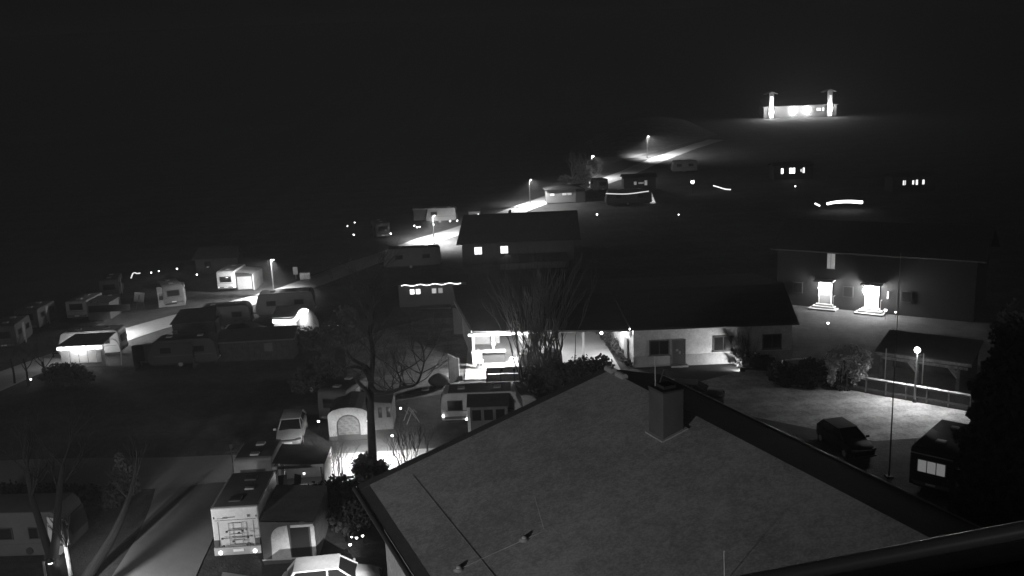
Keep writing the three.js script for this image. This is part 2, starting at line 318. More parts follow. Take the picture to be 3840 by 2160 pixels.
{ // things on the terrace
  let t = thing('serving_counter', 'long white bar counter on the lit terrace beside the corner post', 'counter', [-2.2, .1, -72.6]);
  new MB().rbox(2.9, .07, .75, .02, [0, 1.08, 0]).build('counter_top', M.white, t); new MB().box(.5, 1.04, .6, [-1.15, .52, 0]).build('counter_end', M.white, t); new MB().box(2.3, 1.0, .1, [.25, .5, -.2]).build('front_panel', M.dark, t);
  t = thing('toy_stand', 'small white plastic upright stand with two dark openings before the counter', 'stand', [-2.95, .1, -71.2]);
  new MB().rbox(.55, .75, .4, .06, [0, .375, 0]).rbox(.38, .7, .3, .05, [0, 1.1, 0]).build('cabinet', M.white, t); new MB().box(.14, .16, .02, [-.13, .42, .205]).box(.14, .16, .02, [.13, .42, .205]).build('opening', M.dark, t); new MB().bar([0, 1.4, 0], [-.12, 1.75, 0], .06).build('stick', M.dark, t);
  t = thing('garden_bench', 'white slatted garden bench between the counter and the tarpaulin', 'bench', [.2, .1, -70.7], -.3);
  for (let i = 0; i < 4; i++) new MB().rbox(1.5, .04, .1, .01, [0, .45, -.18 + i * .125]).build('slat', M.white, t);
  for (let i = 0; i < 2; i++) new MB().rbox(1.5, .12, .04, .01, [0, .68 + i * .17, -.3]).build('backrest_slat', M.white, t);
  for (const x of [-.65, .65]) for (const z of [-.25, .2]) new MB().box(.06, .45, .06, [x, .225, z]).build('leg', M.grey, t);
  t = thing('low_table', 'low white table in front of the slatted bench', 'table', [-1.3, .1, -69.4], -.2);
  new MB().rbox(1.1, .06, .6, .02, [0, .42, 0]).build('table_top', M.white, t); for (const x of [-.45, .45]) for (const z of [-.22, .22]) new MB().box(.06, .4, .06, [x, .2, z]).build('leg', M.grey, t);
  t = thing('covered_furniture', 'stacked furniture under a hanging grey tarpaulin on the terrace', 'tarpaulin', [2.1, .1, -70.2]);
  const g = new THREE.BoxGeometry(3.6, 1.55, 1.5, 14, 6, 6), p = g.attributes.position;
  for (let i = 0; i < p.count; i++) { const x = p.getX(i), y = p.getY(i); p.setXYZ(i, x * (1 - (y + .78) * .07) + rr(-.03, .03), y + .775 + .12 * Math.sin(x * 2.1) * (y > 0 ? 1 : 0), p.getZ(i) * (1 - (y + .78) * .1) + .07 * Math.sin(x * 9)); }
  g.computeVertexNormals(); new MB().add(g).build('tarpaulin', M.midFabric, t);
  t = thing('gate_board', 'tall dark board gate with a pale edge at the terrace entrance', 'gate', [-4.94, 0, -68.03], .9);
  for (let i = 0; i < 4; i++) new MB().box(.27, 2.45 - i * .22, .05, [-.42 + i * .28, 1.25 - i * .11, 0]).build('plank', M.darkWood, t);
  new MB().box(.07, 1.9, .1, [.62, .95, 0]).build('gate_post', M.white, t); new MB().bar([-.56, 2.52, 0], [.6, 1.8, 0], .07).build('top_rail', M.paleWood, t);
  t = thing('covered_barbecue', 'dark covered barbecue standing outside the terrace gate', 'barbecue', [-6.09, 0, -67.18]);
  new MB().add(leafless(1.5, 1.1, 1.0)).build('cover', M.darkFabric, t); new MB().cyl(.08, .08, .14, [.3, .08, .3], [0, 0, Math.PI / 2]).cyl(.08, .08, .14, [-.3, .08, .3], [0, 0, Math.PI / 2]).build('wheel', M.black, t);
  t = thing('planter_box', 'small grey planter box at the foot of the pale gate post', 'planter', [-4.49, 0, -68.59]); new MB().rbox(.45, .38, .4, .03, [0, .19, 0]).build('pot', M.dim, t); new MB().box(.38, .03, .33, [0, .385, 0]).build('soil', M.black, t);
}
function leafless(w, h, d) { const g = new THREE.SphereGeometry(.5, 16, 10), p = g.attributes.position; for (let i = 0; i < p.count; i++) { const y = p.getY(i) + .5, k = 1 - Math.pow(Math.abs(y), 3) * .45; p.setXYZ(i, p.getX(i) * w * k * 1.2, y * h, p.getZ(i) * d * k * 1.2); } g.computeVertexNormals(); return g; }

// ---------------------------------------------------------------- big house whose roof fills the lower right
const HU = V(-0.38845, 0, -0.92147), HV = V(.92147, 0, -.38845);
{
  const A = V(-5.86, 8.63, -29.87), B0 = V(3.21, 12.40, -30.67); // eave corner; direction of the ridge end
  const C = V(0, 22, 0), r = B0.clone().sub(C), B = C.clone().addScaledVector(r, A.clone().sub(C).dot(HU) / r.dot(HU));
  const run = Math.hypot(B.x - A.x, B.z - A.z), rise = B.y - A.y, len = 30;
  const b = thing('house', 'big house with a low pitched grey roof, dark chimney and long gutter', 'house', [B.x, 0, B.z], Math.atan2(-HU.x, -HU.z));
  // local axes: +z runs along the ridge towards the viewer, -x is the slope down to the gutter
  const yR = B.y, yE = A.y, W = run;
  const slope = (x) => lerp(yR, yE, Math.abs(x) / W), n = Math.hypot(W, rise), nx = rise / n, ny = W / n;
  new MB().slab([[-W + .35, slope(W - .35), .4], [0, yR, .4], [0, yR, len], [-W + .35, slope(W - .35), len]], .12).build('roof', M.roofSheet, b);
  const F = 2.6, yF = slope(F); new MB().slab([[F, yF, 0], [0, yR - .01, 0], [0, yR - .01, len], [F, yF, len]], .12).build('shaded_far_roof', M.tile, b);  // far slope coloured dark for its grazing shade
  new MB().slab([[-W, yE - .02, -.05], [0, yR - .02, -.05], [0, yR - .02, .395], [-W, yE - .02, .395]], .22).build('verge_board', M.tile, b);
  new MB().slab([[-W - .02, yE - .03, .42], [-W + .34, slope(W - .34) - .02, .42], [-W + .34, slope(W - .34) - .02, len], [-W - .02, yE - .03, len]], .14).build('eave_flashing', M.tile, b);
  new MB().tube([[-W - .12, yE - .1, 0], [-W - .12, yE - .1, len / 2], [-W - .12, yE - .1, len]], .09, .09, 10).build('gutter', M.darkMetal, b);
  new MB().tube([[F + .06, yF - .06, 0], [F + .06, yF - .06, len / 2], [F + .06, yF - .06, len]], .07, .07, 10).build('far_gutter', M.metal, b);
  new MB().box(W + F - 1, yE - .3, len - 1.2, [(F - .3 - W + .7) / 2, (yE - .3) / 2, len / 2]).build('wall', M.plaster, b);
  new MB().ext([[-W + .7, yE - .4], [F - .3, yE - .4], [F - .3, yF - .3], [0, yR - .3]], .25).move(0, 0, .75).build('gable_wall', M.plaster, b);
  new MB().tube([[-W + 1.75, slope(W - 1.75) + .002, 1.2], [-W + 1.75, slope(W - 1.75) + .002, len * .5], [-W + 1.75, slope(W - 1.75) + .002, len]], .012, .012, 6).build('snow_guard', M.dim, b);
  for (const z of [.45, 1.3]) new MB().cyl(.14, .14, .55, [.02, yR + .02, z], [Math.PI / 2, 0, 0], 10).build('ridge_cap', M.pale, b);
  // put a pixel-free plan position on the slope
  const on = (px) => px;
  const local = (p) => b.worldToLocal(V(...p)); b.updateMatrixWorld(true);
  // chimney
  const base = hit(V(1.67, 18.27, -9.43));
  function hit(q) { const o = local([0, 22, 0]), e = local([q.x, q.y, q.z]), d = e.clone().sub(o); const t = (yR + o.x * rise / W - o.y) / (d.y - d.x * rise / W); return o.clone().addScaledVector(d, t); }
  const ch = new MB().rbox(.8, 1.85, .86, .03, [base.x, base.y + .56, base.z]).build('chimney', mat('chimney_plaster', .075, { map: rep(tGrime, 1.2), roughness: .9 }), b);
  new MB().rbox(.84, .08, .9, .03, [base.x, base.y + 1.5, base.z]).build('cap', M.dark, ch);
  new MB().box(.45, .12, .45, [base.x, base.y + 1.58, base.z]).build('flue', M.black, ch);
  new MB().slab([[base.x - .5, base.y - .5 * rise / W + .06, base.z - .53], [base.x + .5, base.y + .5 * rise / W + .06, base.z - .53], [base.x + .5, base.y + .5 * rise / W + .06, base.z + .53], [base.x - .5, base.y - .5 * rise / W + .06, base.z + .53]], .05).build('flashing', M.pale, ch);
  new MB().cyl(.014, .018, 1.1, [base.x - .25, base.y + 2.0, base.z - .25]).build('antenna_mast', M.pale, ch);
  new MB().bar([base.x - .05, base.y + 1.6, base.z - .3], [base.x + .1, base.y + 2.0, base.z - .3], .03).bar([base.x + .1, base.y + 2.0, base.z - .3], [base.x + .28, base.y + 1.98, base.z - .3], .05).build('antenna_bracket', M.metal, ch);
  // lightning protection on the slope
  const k = [V(-0.73, 16.84, -9.13), V(-0.34, 17.00, -9.16), V(0.02, 17.14, -9.19), V(0.23, 17.22, -9.21)].map(hit);
  new MB().tube(k.map(q => [q.x, q.y + .012, q.z]), .012, .012, 5).build('conductor_cable', M.pale, b);
  for (const q of [k[0], k[2]]) { const h = new MB().cyl(.11, .17, .06, [q.x, q.y + .03, q.z], null, 16).sph(.09, [q.x, q.y + .05, q.z]).build('conductor_holder', M.pale, b); }
  const r1 = hit(V(0.26, 17.21, -9.20));
  new MB().cyl(.005, .007, 1.1, [r1.x - .12, r1.y + .6, r1.z - .1], [-.05, 0, .22]).build('lightning_rod', M.pale, b);
  const r2 = hit(V(2.25, 16.57, -9.07));
  new MB().cyl(.007, .012, .85, [r2.x, r2.y + .42, r2.z], [0, 0, .03]).sph(.02, [r2.x, r2.y + .85, r2.z]).build('lightning_rod', M.white, b);
}
{
  const t = thing('wall_lamp', 'lamp on the side wall of the big house shining on the white car', 'lamp', [-4.3, 5.2, -27.2]);
  new MB().rbox(.25, .2, .2, .03, [0, .12, 0]).build('housing', M.darkMetal, t); new MB().sph(.08, [-.02, 0, -.05], 10).build('lamp_glass', glow(6), t); spot(-.05, -.05, -.1, 1700, [-4.3, -4.0, -9.0], .19, .7, 4, t);
}
{ // eave of the building the view is taken from
  const t = thing('own_roof_edge', 'wide metal gutter and grey roof edge close below the viewpoint', 'roof edge');
  const a = V(1.56, 18.75, -5.44), e = V(3.09, 19.43, -4.77), d = e.clone().sub(a).normalize(), s = V(-d.z, 0, d.x).normalize(); if (s.z < 0) s.negate();
  const p0 = a.clone().addScaledVector(d, -1.5), p1 = e.clone().addScaledVector(d, 2);
  new MB().tube([p0, p0.clone().lerp(p1, .5), p1], .055, .055, 12).build('gutter', mat('painted_gutter', .7, { roughness: .4, metalness: .3 }), t);
  const q = (p, o, dy) => { const v = p.clone().addScaledVector(s, o); return [v.x, v.y + dy, v.z]; };
  new MB().slab([q(p0, .06, -.03), q(p1, .06, -.03), q(p1, .34, -.02), q(p0, .34, -.02)], .03).build('gutter_flashing', M.pale, t);
  new MB().slab([q(p0, .345, 0), q(p1, .345, 0), q(p1, 3.2, .5), q(p0, 3.2, .5)], .05).build('roof', M.dark, t);
}

{ // unseen floodlight added for the infrared light of the viewpoint: lights the near camp
  const t = thing('added_flood_lamp', 'unseen floodlight added behind the viewpoint for the infrared light on the camp', 'floodlight', [-26, 13, 12]);
  new MB().rbox(.5, .4, .12, .03, [0, 0, .05]).build('housing', M.darkMetal, t); new MB().box(.42, .32, .02, [0, 0, -.03]).build('lamp_glass', glow(8), t); new MB().bar([0, 0, .1], [0, -.3, .6], .06).build('bracket', M.darkMetal, t);
  spot(0, 0, -.12, 2900, [24, -9, -76], .72, .9, 45, t);
}

// ---------------------------------------------------------------- houses among the camp
{
  const t = thing('house', 'dark hip roofed house with two bright square windows beside the camp road', 'house', [-4.57, 0.50, -117.38], 0);
  const o = t.position; // local frame: front wall in z = 0
  new MB().box(15, 2.9, 8, [5.6, 1.45, -4.05]).build('wall', M.dim, t);
  const L = -2.6, R = 14, yE = 2.95, yR = 6.2;
  new MB().slab([[L, yE, .7], [R, yE, .7], [R, yR, -4.5], [L + .9, yR, -4.5]], .15).build('roof', M.tile, t);
  new MB().slab([[L, yE, -9.7], [R, yE, -9.7], [R, yR, -4.5], [L + .9, yR, -4.5]], .15).build('rear_roof', M.tile, t);
  new MB().slab([[L, yE, .7], [L + .9, yR, -4.5], [L + .9, yR, -4.52], [L, yE, -9.7]], .1).build('hip', M.tile, t);
  for (const [x] of [[.25], [3.75]]) {
    const f = new MB().box(1.1, .07, .1, [x, 2.37, .04]).box(1.1, .07, .1, [x, 1.33, .04]).box(.07, .98, .1, [x - .52, 1.85, .04]).box(.07, .98, .1, [x + .52, 1.85, .04]).build('window', M.dim, t);
    new MB().box(.97, .97, .03, [x, 1.85, .02]).build('lit_pane', glow(2.2), f);
    new MB().box(.03, .97, .04, [x, 1.85, .045]).build('glazing_bar', M.cream, f);
  }
  new MB().slab([[2.2, .9, 5.2], [12, .9, 5.2], [12, 1.25, .5], [4, 1.25, .5]], .1).build('porch_roof', M.tile, t);
  new MB().box(9, .8, 4.2, [7.6, .4, 2.7]).build('porch_wall', M.dim, t);
}
{
  const t = thing('mobile_home', 'dark mobile home with a wavy light string along its eave and four small windows', 'mobile home', [-8.76, 0, -95.25], .02);
  new MB().box(7.4, 2.6, 3.2, [0, 1.4, -1.65]).build('wall', M.dim, t);
  new MB().slab([[-4, 2.75, .4], [4, 2.75, .4], [4, 3.2, -1.8], [-4, 3.2, -1.8]], .1).slab([[-4, 2.75, -3.8], [4, 2.75, -3.8], [4, 3.2, -1.8], [-4, 3.2, -1.8]], .1).build('roof', M.dark, t);
  for (const [x, k] of [[-2.2, 3.2], [-1.55, 3.4], [.2, .45], [.9, .2]]) {
    const f = new MB().box(.5, .05, .06, [x, 2.1, .02]).box(.5, .05, .06, [x, 1.52, .02]).box(.05, .6, .06, [x - .25, 1.81, .02]).box(.05, .6, .06, [x + .25, 1.81, .02]).build('window', M.cream, t);
    new MB().box(.44, .52, .03, [x, 1.81, .02]).build('lit_pane', glow(k), f);
  }
  new MB().box(3.4, .12, 1.6, [.3, .2, .9]).build('deck', M.darkWood, t);
  const s = []; for (let i = 0; i <= 24; i++) s.push([-3.3 + i * .27, 2.62 + .07 * Math.sin(i * 1.05) , .5]);
  const c = tag(new MB().tube(s, .045, .045, 5).build('light_string', glow(3.2)), 'wavy bright string of lights hung along the eave of the dark mobile home', 'light string');
  c.position.copy(t.position); c.rotation.y = .02;
}
{ // long house with two lit entrances
  const A = [29.16, 0, -89.02], Bp = [39.36, 0, -81.78], dx = Bp[0] - A[0], dz = Bp[2] - A[2], len = Math.hypot(dx, dz);
  const t = thing('house', 'long dark two storey house with two glaring entrance lamps over stone steps', 'house', A, Math.atan2(-dz, dx));
  const M1 = mat('house_render', .014, { map: rep(tGrain, 3), roughness: .9 });
  new MB().box(len + 6, 6, 8, [len / 2 + 1, 3, -4.1]).build('wall', M1, t);
  new MB().slab([[-2.5, 5.9, .6], [len + 4.8, 5.9, .6], [len + 4.8, 8.4, -4.2], [-2.5, 8.4, -4.2]], .18).slab([[-2.5, 5.9, -8.8], [len + 4.8, 5.9, -8.8], [len + 4.8, 8.4, -4.2], [-2.5, 8.4, -4.2]], .18).build('roof', M.dark, t);
  const spots = [[31.62, 1.52, -86.60], [35.28, 0.92, -83.60]].map(p => (p[0] - A[0]) / dx * len);
  spots.forEach((x, i) => {
    const d = new MB().box(1.1, 2.1, .08, [x, 1.5, .02]).build('door', i ? M.white : M.grey, t);
    new MB().box(.1, 2.2, .14, [x - .6, 1.55, .05]).box(.1, 2.2, .14, [x + .6, 1.55, .05]).box(1.3, .1, .14, [x, 2.7, .05]).build('door_frame', M.white, d);
    new MB().box(1.9, .12, 1.1, [x, 2.95, .56]).build('canopy', M.white, t);
    for (let k = 0; k < 3; k++) new MB().box(1.7 + k * .5, .17, .5 + k * .4, [x, .425 - k * .17, .27 + k * .2]).build('step', M.plinth, t);
    new MB().bar([x + .95, .4, .6], [x + .95, 1.4, .6], .05).bar([x + .95, 1.4, .6], [x + .95, 1.4, .05], .05).build('handrail', M.pale, t);
    new MB().sph(i ? .58 : .4, [x - .1, 2.35, .75]).build('entrance_lamp', glow(i ? 150 : 90), t); point(x - .1, 2.3, .7, i ? 80 : 30, 4, t);  // globe oversized so its shape carries the lamp glare
    new MB().box(.1, .1, .3, [x - .1, 2.75, .15]).build('lamp_bracket', M.dark, t);
  });
  const up = new MB().box(.34, 1.5, .05, [spots[0] + .25, 4.9, .02]).box(.34, 1.5, .05, [spots[0] + .65, 4.9, .02]).build('stair_window', glow(.16), t);
  new MB().box(.06, 1.6, .08, [spots[0] + .45, 4.9, .03]).box(.86, .06, .08, [spots[0] + .45, 5.68, .03]).box(.86, .06, .08, [spots[0] + .45, 4.12, .03]).build('frame', M.cream, up);
  new MB().box(.1, .7, .04, [spots[1] + 1.45, 1.9, .03]).build('side_light', glow(1.6), t);
  for (const x of [spots[0] - 2.8, spots[0] + 2.2, spots[1] + 3.1]) { const w = new MB().box(1.0, 1.1, .06, [x, 1.9, .02]).build('window', M.dark, t); new MB().box(.84, .94, .03, [x, 1.9, .045]).build('pane', M.glass, w); }
}
{ // bright house far up the hill
  const t = thing('hill_house', 'brightly lit white house with four facade lamps far up the dark hill', 'house', [95.65, 12.38, -292.11], -.1);
  const W = 20;
  new MB().box(W + 3, 3.9, 9, [0, 1.95, -4.6]).build('wall', M.grey, t);
  new MB().slab([[-W / 2 - 2, 3.9, .5], [W / 2 + 2, 3.9, .5], [W / 2 + 2, 6.5, -5], [-W / 2 - 2, 6.5, -5]], .2).build('roof', M.tile, t);
  for (const [x, h] of [[-9.2, 1], [9.2, 1]]) {
    const g = new MB().box(1.5, 8.2, .5, [x, 4.1, .3]).build('pilaster', M.plaster, t);
    new MB().slab([[x - 1.9, 7.9, 1], [x, 8.7, 1], [x, 8.7, -4], [x - 1.9, 7.9, -4]], .15).slab([[x + 1.9, 7.9, 1], [x, 8.7, 1], [x, 8.7, -4], [x + 1.9, 7.9, -4]], .15).build('gable_roof', M.pale, g);
  }
  for (const [x, y, k, cd] of [[-9.2, 2.4, 90, 160], [-2.2, 2.6, 70, 50], [2.2, 2.6, 70, 50], [9.3, 2.9, 50, 60]]) {
    new MB().sph(.62, [x, y - .3, 1.0], 12, [1, 2, .6]).build('facade_lamp', glow(k), t); point(x, y + .4, 1.5, cd, 8, t);
  }
  new MB().box(.9, 5, .1, [-9.2, 4.6, .62]).build('wall_glow_panel', glow(2.2), t);  // glowing panels stand in for lamplit wall and glare
  new MB().box(.5, 4.4, .1, [9.3, 4.6, .62]).build('wall_glow_panel', glow(1.1), t);
  new MB().box(1.2, 1.2, .1, [9.3, .8, .5]).build('lit_door', glow(3), t);
  for (const x of [5.5, 6.2, 7.2]) { const w = new MB().box(.66, 1, .08, [x, 2.4, .06]).build('window', M.cream, t); new MB().box(.52, .86, .04, [x, 2.4, .11]).build('lit_pane', glow(1.6), w); }
}
function farHome(label, pos, w, wins, turn = 0) {
  const t = thing('mobile_home', label, 'mobile home', pos, turn);
  new MB().box(w, 2.7, 3.4, [0, 1.45, -1.75]).build('wall', M.dark, t);
  new MB().slab([[-w / 2 - .3, 2.8, .3], [w / 2 + .3, 2.8, .3], [w / 2 + .3, 3.4, -1.8], [-w / 2 - .3, 3.4, -1.8]], .1).slab([[-w / 2 - .3, 2.8, -3.8], [w / 2 + .3, 2.8, -3.8], [w / 2 + .3, 3.4, -1.8], [-w / 2 - .3, 3.4, -1.8]], .1).build('roof', M.dark, t);
  for (const [x, ww, h, k] of wins) { const f = new MB().box(ww + .14, h + .14, .05, [x, 1.75, .01]).build('window', M.dark, t); new MB().box(ww, h, .04, [x, 1.75, .04]).build('lit_pane', glow(k), f); }
  return t;
}
farHome('dark mobile home with three brightly lit window pairs below the hill house', [55.97, 4.35, -174.03], 7.5, [[-2.2, .42, 1.0, 4], [-.55, .46, 1.05, 5], [.05, .46, 1.05, 5], [1.5, .2, .5, 1.2], [2.0, .36, 1.0, 2]]);
farHome('dark mobile home with small dimly lit windows at the far edge of the camp', [71.35, 3.10, -155.59], 7.5, [[-1.9, .22, .8, 1.4], [-1.6, .2, .8, 1], [-.2, .3, .7, 1.6], [.45, .34, .85, 1.8], [1.6, .36, .8, 1.5]]);
tag(new MB().tube([[51.22, 3.48, -142.00], [52.49, 3.68, -142.00], [54.74, 3.71, -142.00], [56.92, 3.49, -142.00]], .2, .26, 8).build('light_tube', glow(4)), 'thick straight tube of light glowing along an unseen awning edge', 'light tube');
tag(new MB().tube([[49.29, 3.62, -142.00], [49.68, 3.41, -142.00], [50.08, 3.20, -142.00]], .14, .14, 6).build('light_tube', glow(3)), 'short slanting stub of light beside the thick straight light tube', 'light tube');
tag(new MB().tube([[38.20, 4.78, -165.00], [39.24, 4.44, -165.00], [40.50, 4.02, -165.00], [41.47, 3.91, -165.00]], .11, .11, 6).build('light_string', glow(1.6)), 'short sagging string of lights on its own in the dark field', 'light string');
tag(new MB().tube([[-46.62, 2.48, -107.00], [-46.19, 3.15, -107.00], [-45.81, 3.04, -107.00], [-45.42, 3.07, -107.00]], .07, .07, 6).build('light_string', glow(1)), 'bent string of lights hanging over the dark caravans in the far field', 'light string');

// ---------------------------------------------------------------- street lamps
function lampPost(label, [x, y, z], h, cd, to, o = {}) {
  const t = thing('street_lamp', label, 'street lamp', [x, y, z], 0, 'street lamps of the camp');
  new MB().cyl(.05, .085, h, [0, h / 2, 0], null, 10).build('pole', o.pole || M.metal, t);
  new MB().cyl(.13, .15, .25, [0, .125, 0], null, 10).build('pole_base', M.dark, t);
  const ax = o.ball ? 0 : .3;
  if (!o.ball) new MB().bar([0, h - .05, 0], [.3, h + .05, 0], .05).build('arm', M.metal, t);
  new MB().cyl(.05, o.ball ? .1 : .2, o.ball ? .08 : .16, [ax, h + (o.ball ? .2 : .06), 0], null, 12).build('lamp_hood', M.darkMetal, t);
  new MB().sph(o.r || .11, [ax, h - .08, 0], 12, [1, o.ball ? 1 : .7, 1]).build('lamp_globe', glow(o.k || 12), t);
  spot(ax, h - .1, 0, cd, [ax + (to?.[0] || 0), 0, to?.[2] || .001], o.angle || 1.44, .5, 4, t);
  return t;
}
lampPost('street lamp rising behind the pale topped caravan by the camp road', [-28.85, 0, -105.25], 4.4, 620, [-2, 0, 1]);
lampPost('street lamp at the road bend beside the hip roofed house', [-11.35, 1.42, -130.95], 4.3, 1200, [1, 0, -1]);
lampPost('street lamp on the verge beside the pale mobile home', [3.84, 3.19, -156.86], 4.9, 650, [1, 0, -.5]);
lampPost('street lamp glaring among the lit tree branches uphill', [17.50, 5.05, -184.33], 4.9, 420, [1, 0, 1], { k: 40, r: .2 });
lampPost('highest street lamp standing on the lit grass slope', [33.58, 7.03, -213.44], 5.1, 1300, [2, 0, -1], { k: 22, r: .17, angle: 1.35 });
lampPost('street lamp with a glaring head beside the open shelter and yard fence', [27.96, 0, -59.13], 3.9, 430, [-1.5, 0, 2], { k: 40, r: .2, pole: M.pale, ball: true });
lampPost('low lamp hidden behind the lit awning caravan beside the camp road', [-42.53, 0, -86.40], 1.5, 420, [2, 0, -1], { k: 3 });
lampPost('lamp post hidden behind the trunk of the big bare tree', [-9.27, 0, -52.28], 2.9, 1000, [-.5, 0, -.2], { k: 3, r: .09, ball: true });
lampPost('low lamp among the trees at the start of the lane', [-21.2, 0, -36], 2.9, 150, [7, 0, -12], { k: 3, angle: .95 });

// ---------------------------------------------------------------- caravans, motorhomes, awnings, cars
function wheel(t, x, z, r = .31) { const w = new MB().cyl(r, r, .2, [x, r, z], [0, 0, Math.PI / 2], 18).build('wheel', M.black, t); new MB().cyl(r * .6, r * .6, .21, [x, r, z], [0, 0, Math.PI / 2], 14).build('rim', M.pale, w); }
function caravan(label, pos, turn, o = {}) {
  const { L = 5, W = 2.2, H = 2.55, body = M.cream, roof, name = 'caravan', group = 'caravans on their pitches', round = .3, slope = .35, glass = M.glass, rearWin = true, lights = 0, sides = 2, vents = 2 } = o;
  const t = thing(name, label, o.category || 'caravan', pos, turn, group), y0 = .42, a = L / 2, prof = [];
  const arc = (cx, cy, r, s, e) => { for (let i = 0; i <= 4; i++) { const q = lerp(s, e, i / 4); prof.push([cx + r * Math.cos(q), cy + r * Math.sin(q)]); } };
  prof.push([-a + .25, y0], [a - .12, y0]); arc(a - .12, y0 + .12, .12, -1.57, 0);
  prof.push([a, 1.5]); arc(a - round - .06, H - round, round, 0, 1.57); arc(-a + round + slope, H - round, round, 1.57, 3.14); prof.push([-a, 1.15]); prof.push([-a + .05, y0 + .2]);
  new MB().ext(prof, W, .07).turnY(-Math.PI / 2).build('body', body, t);
  if (roof) new MB().rbox(W - .14, .03, L - round * 2 - slope - .1, .012, [0, H + .012, .1]).build('roof_panel', roof, t);
  new MB().box(W - .3, .2, L - .6, [0, .36, 0]).build('chassis', M.black, t);
  for (const s of [-1, 1]) wheel(t, s * (W / 2 - .12), -.2);
  if (rearWin) { const f = new MB().rbox(W * .64, .72, .05, .02, [0, 1.62, a + .01]).build('rear_window', M.dark, t); new MB().rbox(W * .58, .62, .04, .015, [0, 1.62, a + .028]).build('pane', glass, f); }
  for (const s of [-1, 1]) for (let i = 0; i < sides; i++) { const f = new MB().rbox(.05, .6, 1.05, .02, [s * (W / 2 + .005), 1.62, -a * .45 + i * a * .95]).build('side_window', M.dark, t); new MB().rbox(.04, .5, .92, .015, [s * (W / 2 + .022), 1.62, -a * .45 + i * a * .95]).build('pane', M.glass, f); }
  new MB().rbox(.05, 1.75, .6, .02, [W / 2 + .006, 1.36, .1]).build('door', M.pale, t);
  for (let i = 0; i < vents; i++) new MB().rbox(.5, .1, .5, .04, [0, H + .06, -a * .4 + i * a * .9]).build('roof_vent', M.pale, t);
  new MB().rbox(W * .82, .18, .06, .02, [0, .6, a + .02]).build('bumper', M.grey, t);
  new MB().box(.02, .05, L - .9, [W / 2 + .004, 1.12, .1]).box(.02, .05, L - .9, [-W / 2 - .004, 1.12, .1]).box(W - .3, .04, .02, [0, 1.12, a + .006]).build('trim_strip', M.dim, t);
  new MB().tube([[W / 2 - .03, H - .1, a - .5], [W / 2 - .03, H - .07, 0], [W / 2 - .03, H - .1, -a + .8]], .025, .025, 5).tube([[-W / 2 + .03, H - .1, a - .5], [-W / 2 + .03, H - .07, 0], [-W / 2 + .03, H - .1, -a + .8]], .025, .025, 5).build('awning_rail', M.metal, t);
  new MB().box(.5, .11, .02, [.0, .62, a + .062]).build('number_plate', M.plate, t);
  for (const s of [-1, 1]) new MB().sph(.065, [s * (W / 2 - .2), .66, a + .05], 8).build('rear_light', lights ? glow(lights) : M.dim, t);  // with lights set, a glow stands in for reflector glint
  new MB().bar([-.35, .42, -a + .1], [0, .45, -a - 1.0], .07).bar([.35, .42, -a + .1], [0, .45, -a - 1.0], .07).cyl(.06, .06, .4, [0, .25, -a - .9]).build('drawbar', M.darkMetal, t);
  return t;
}
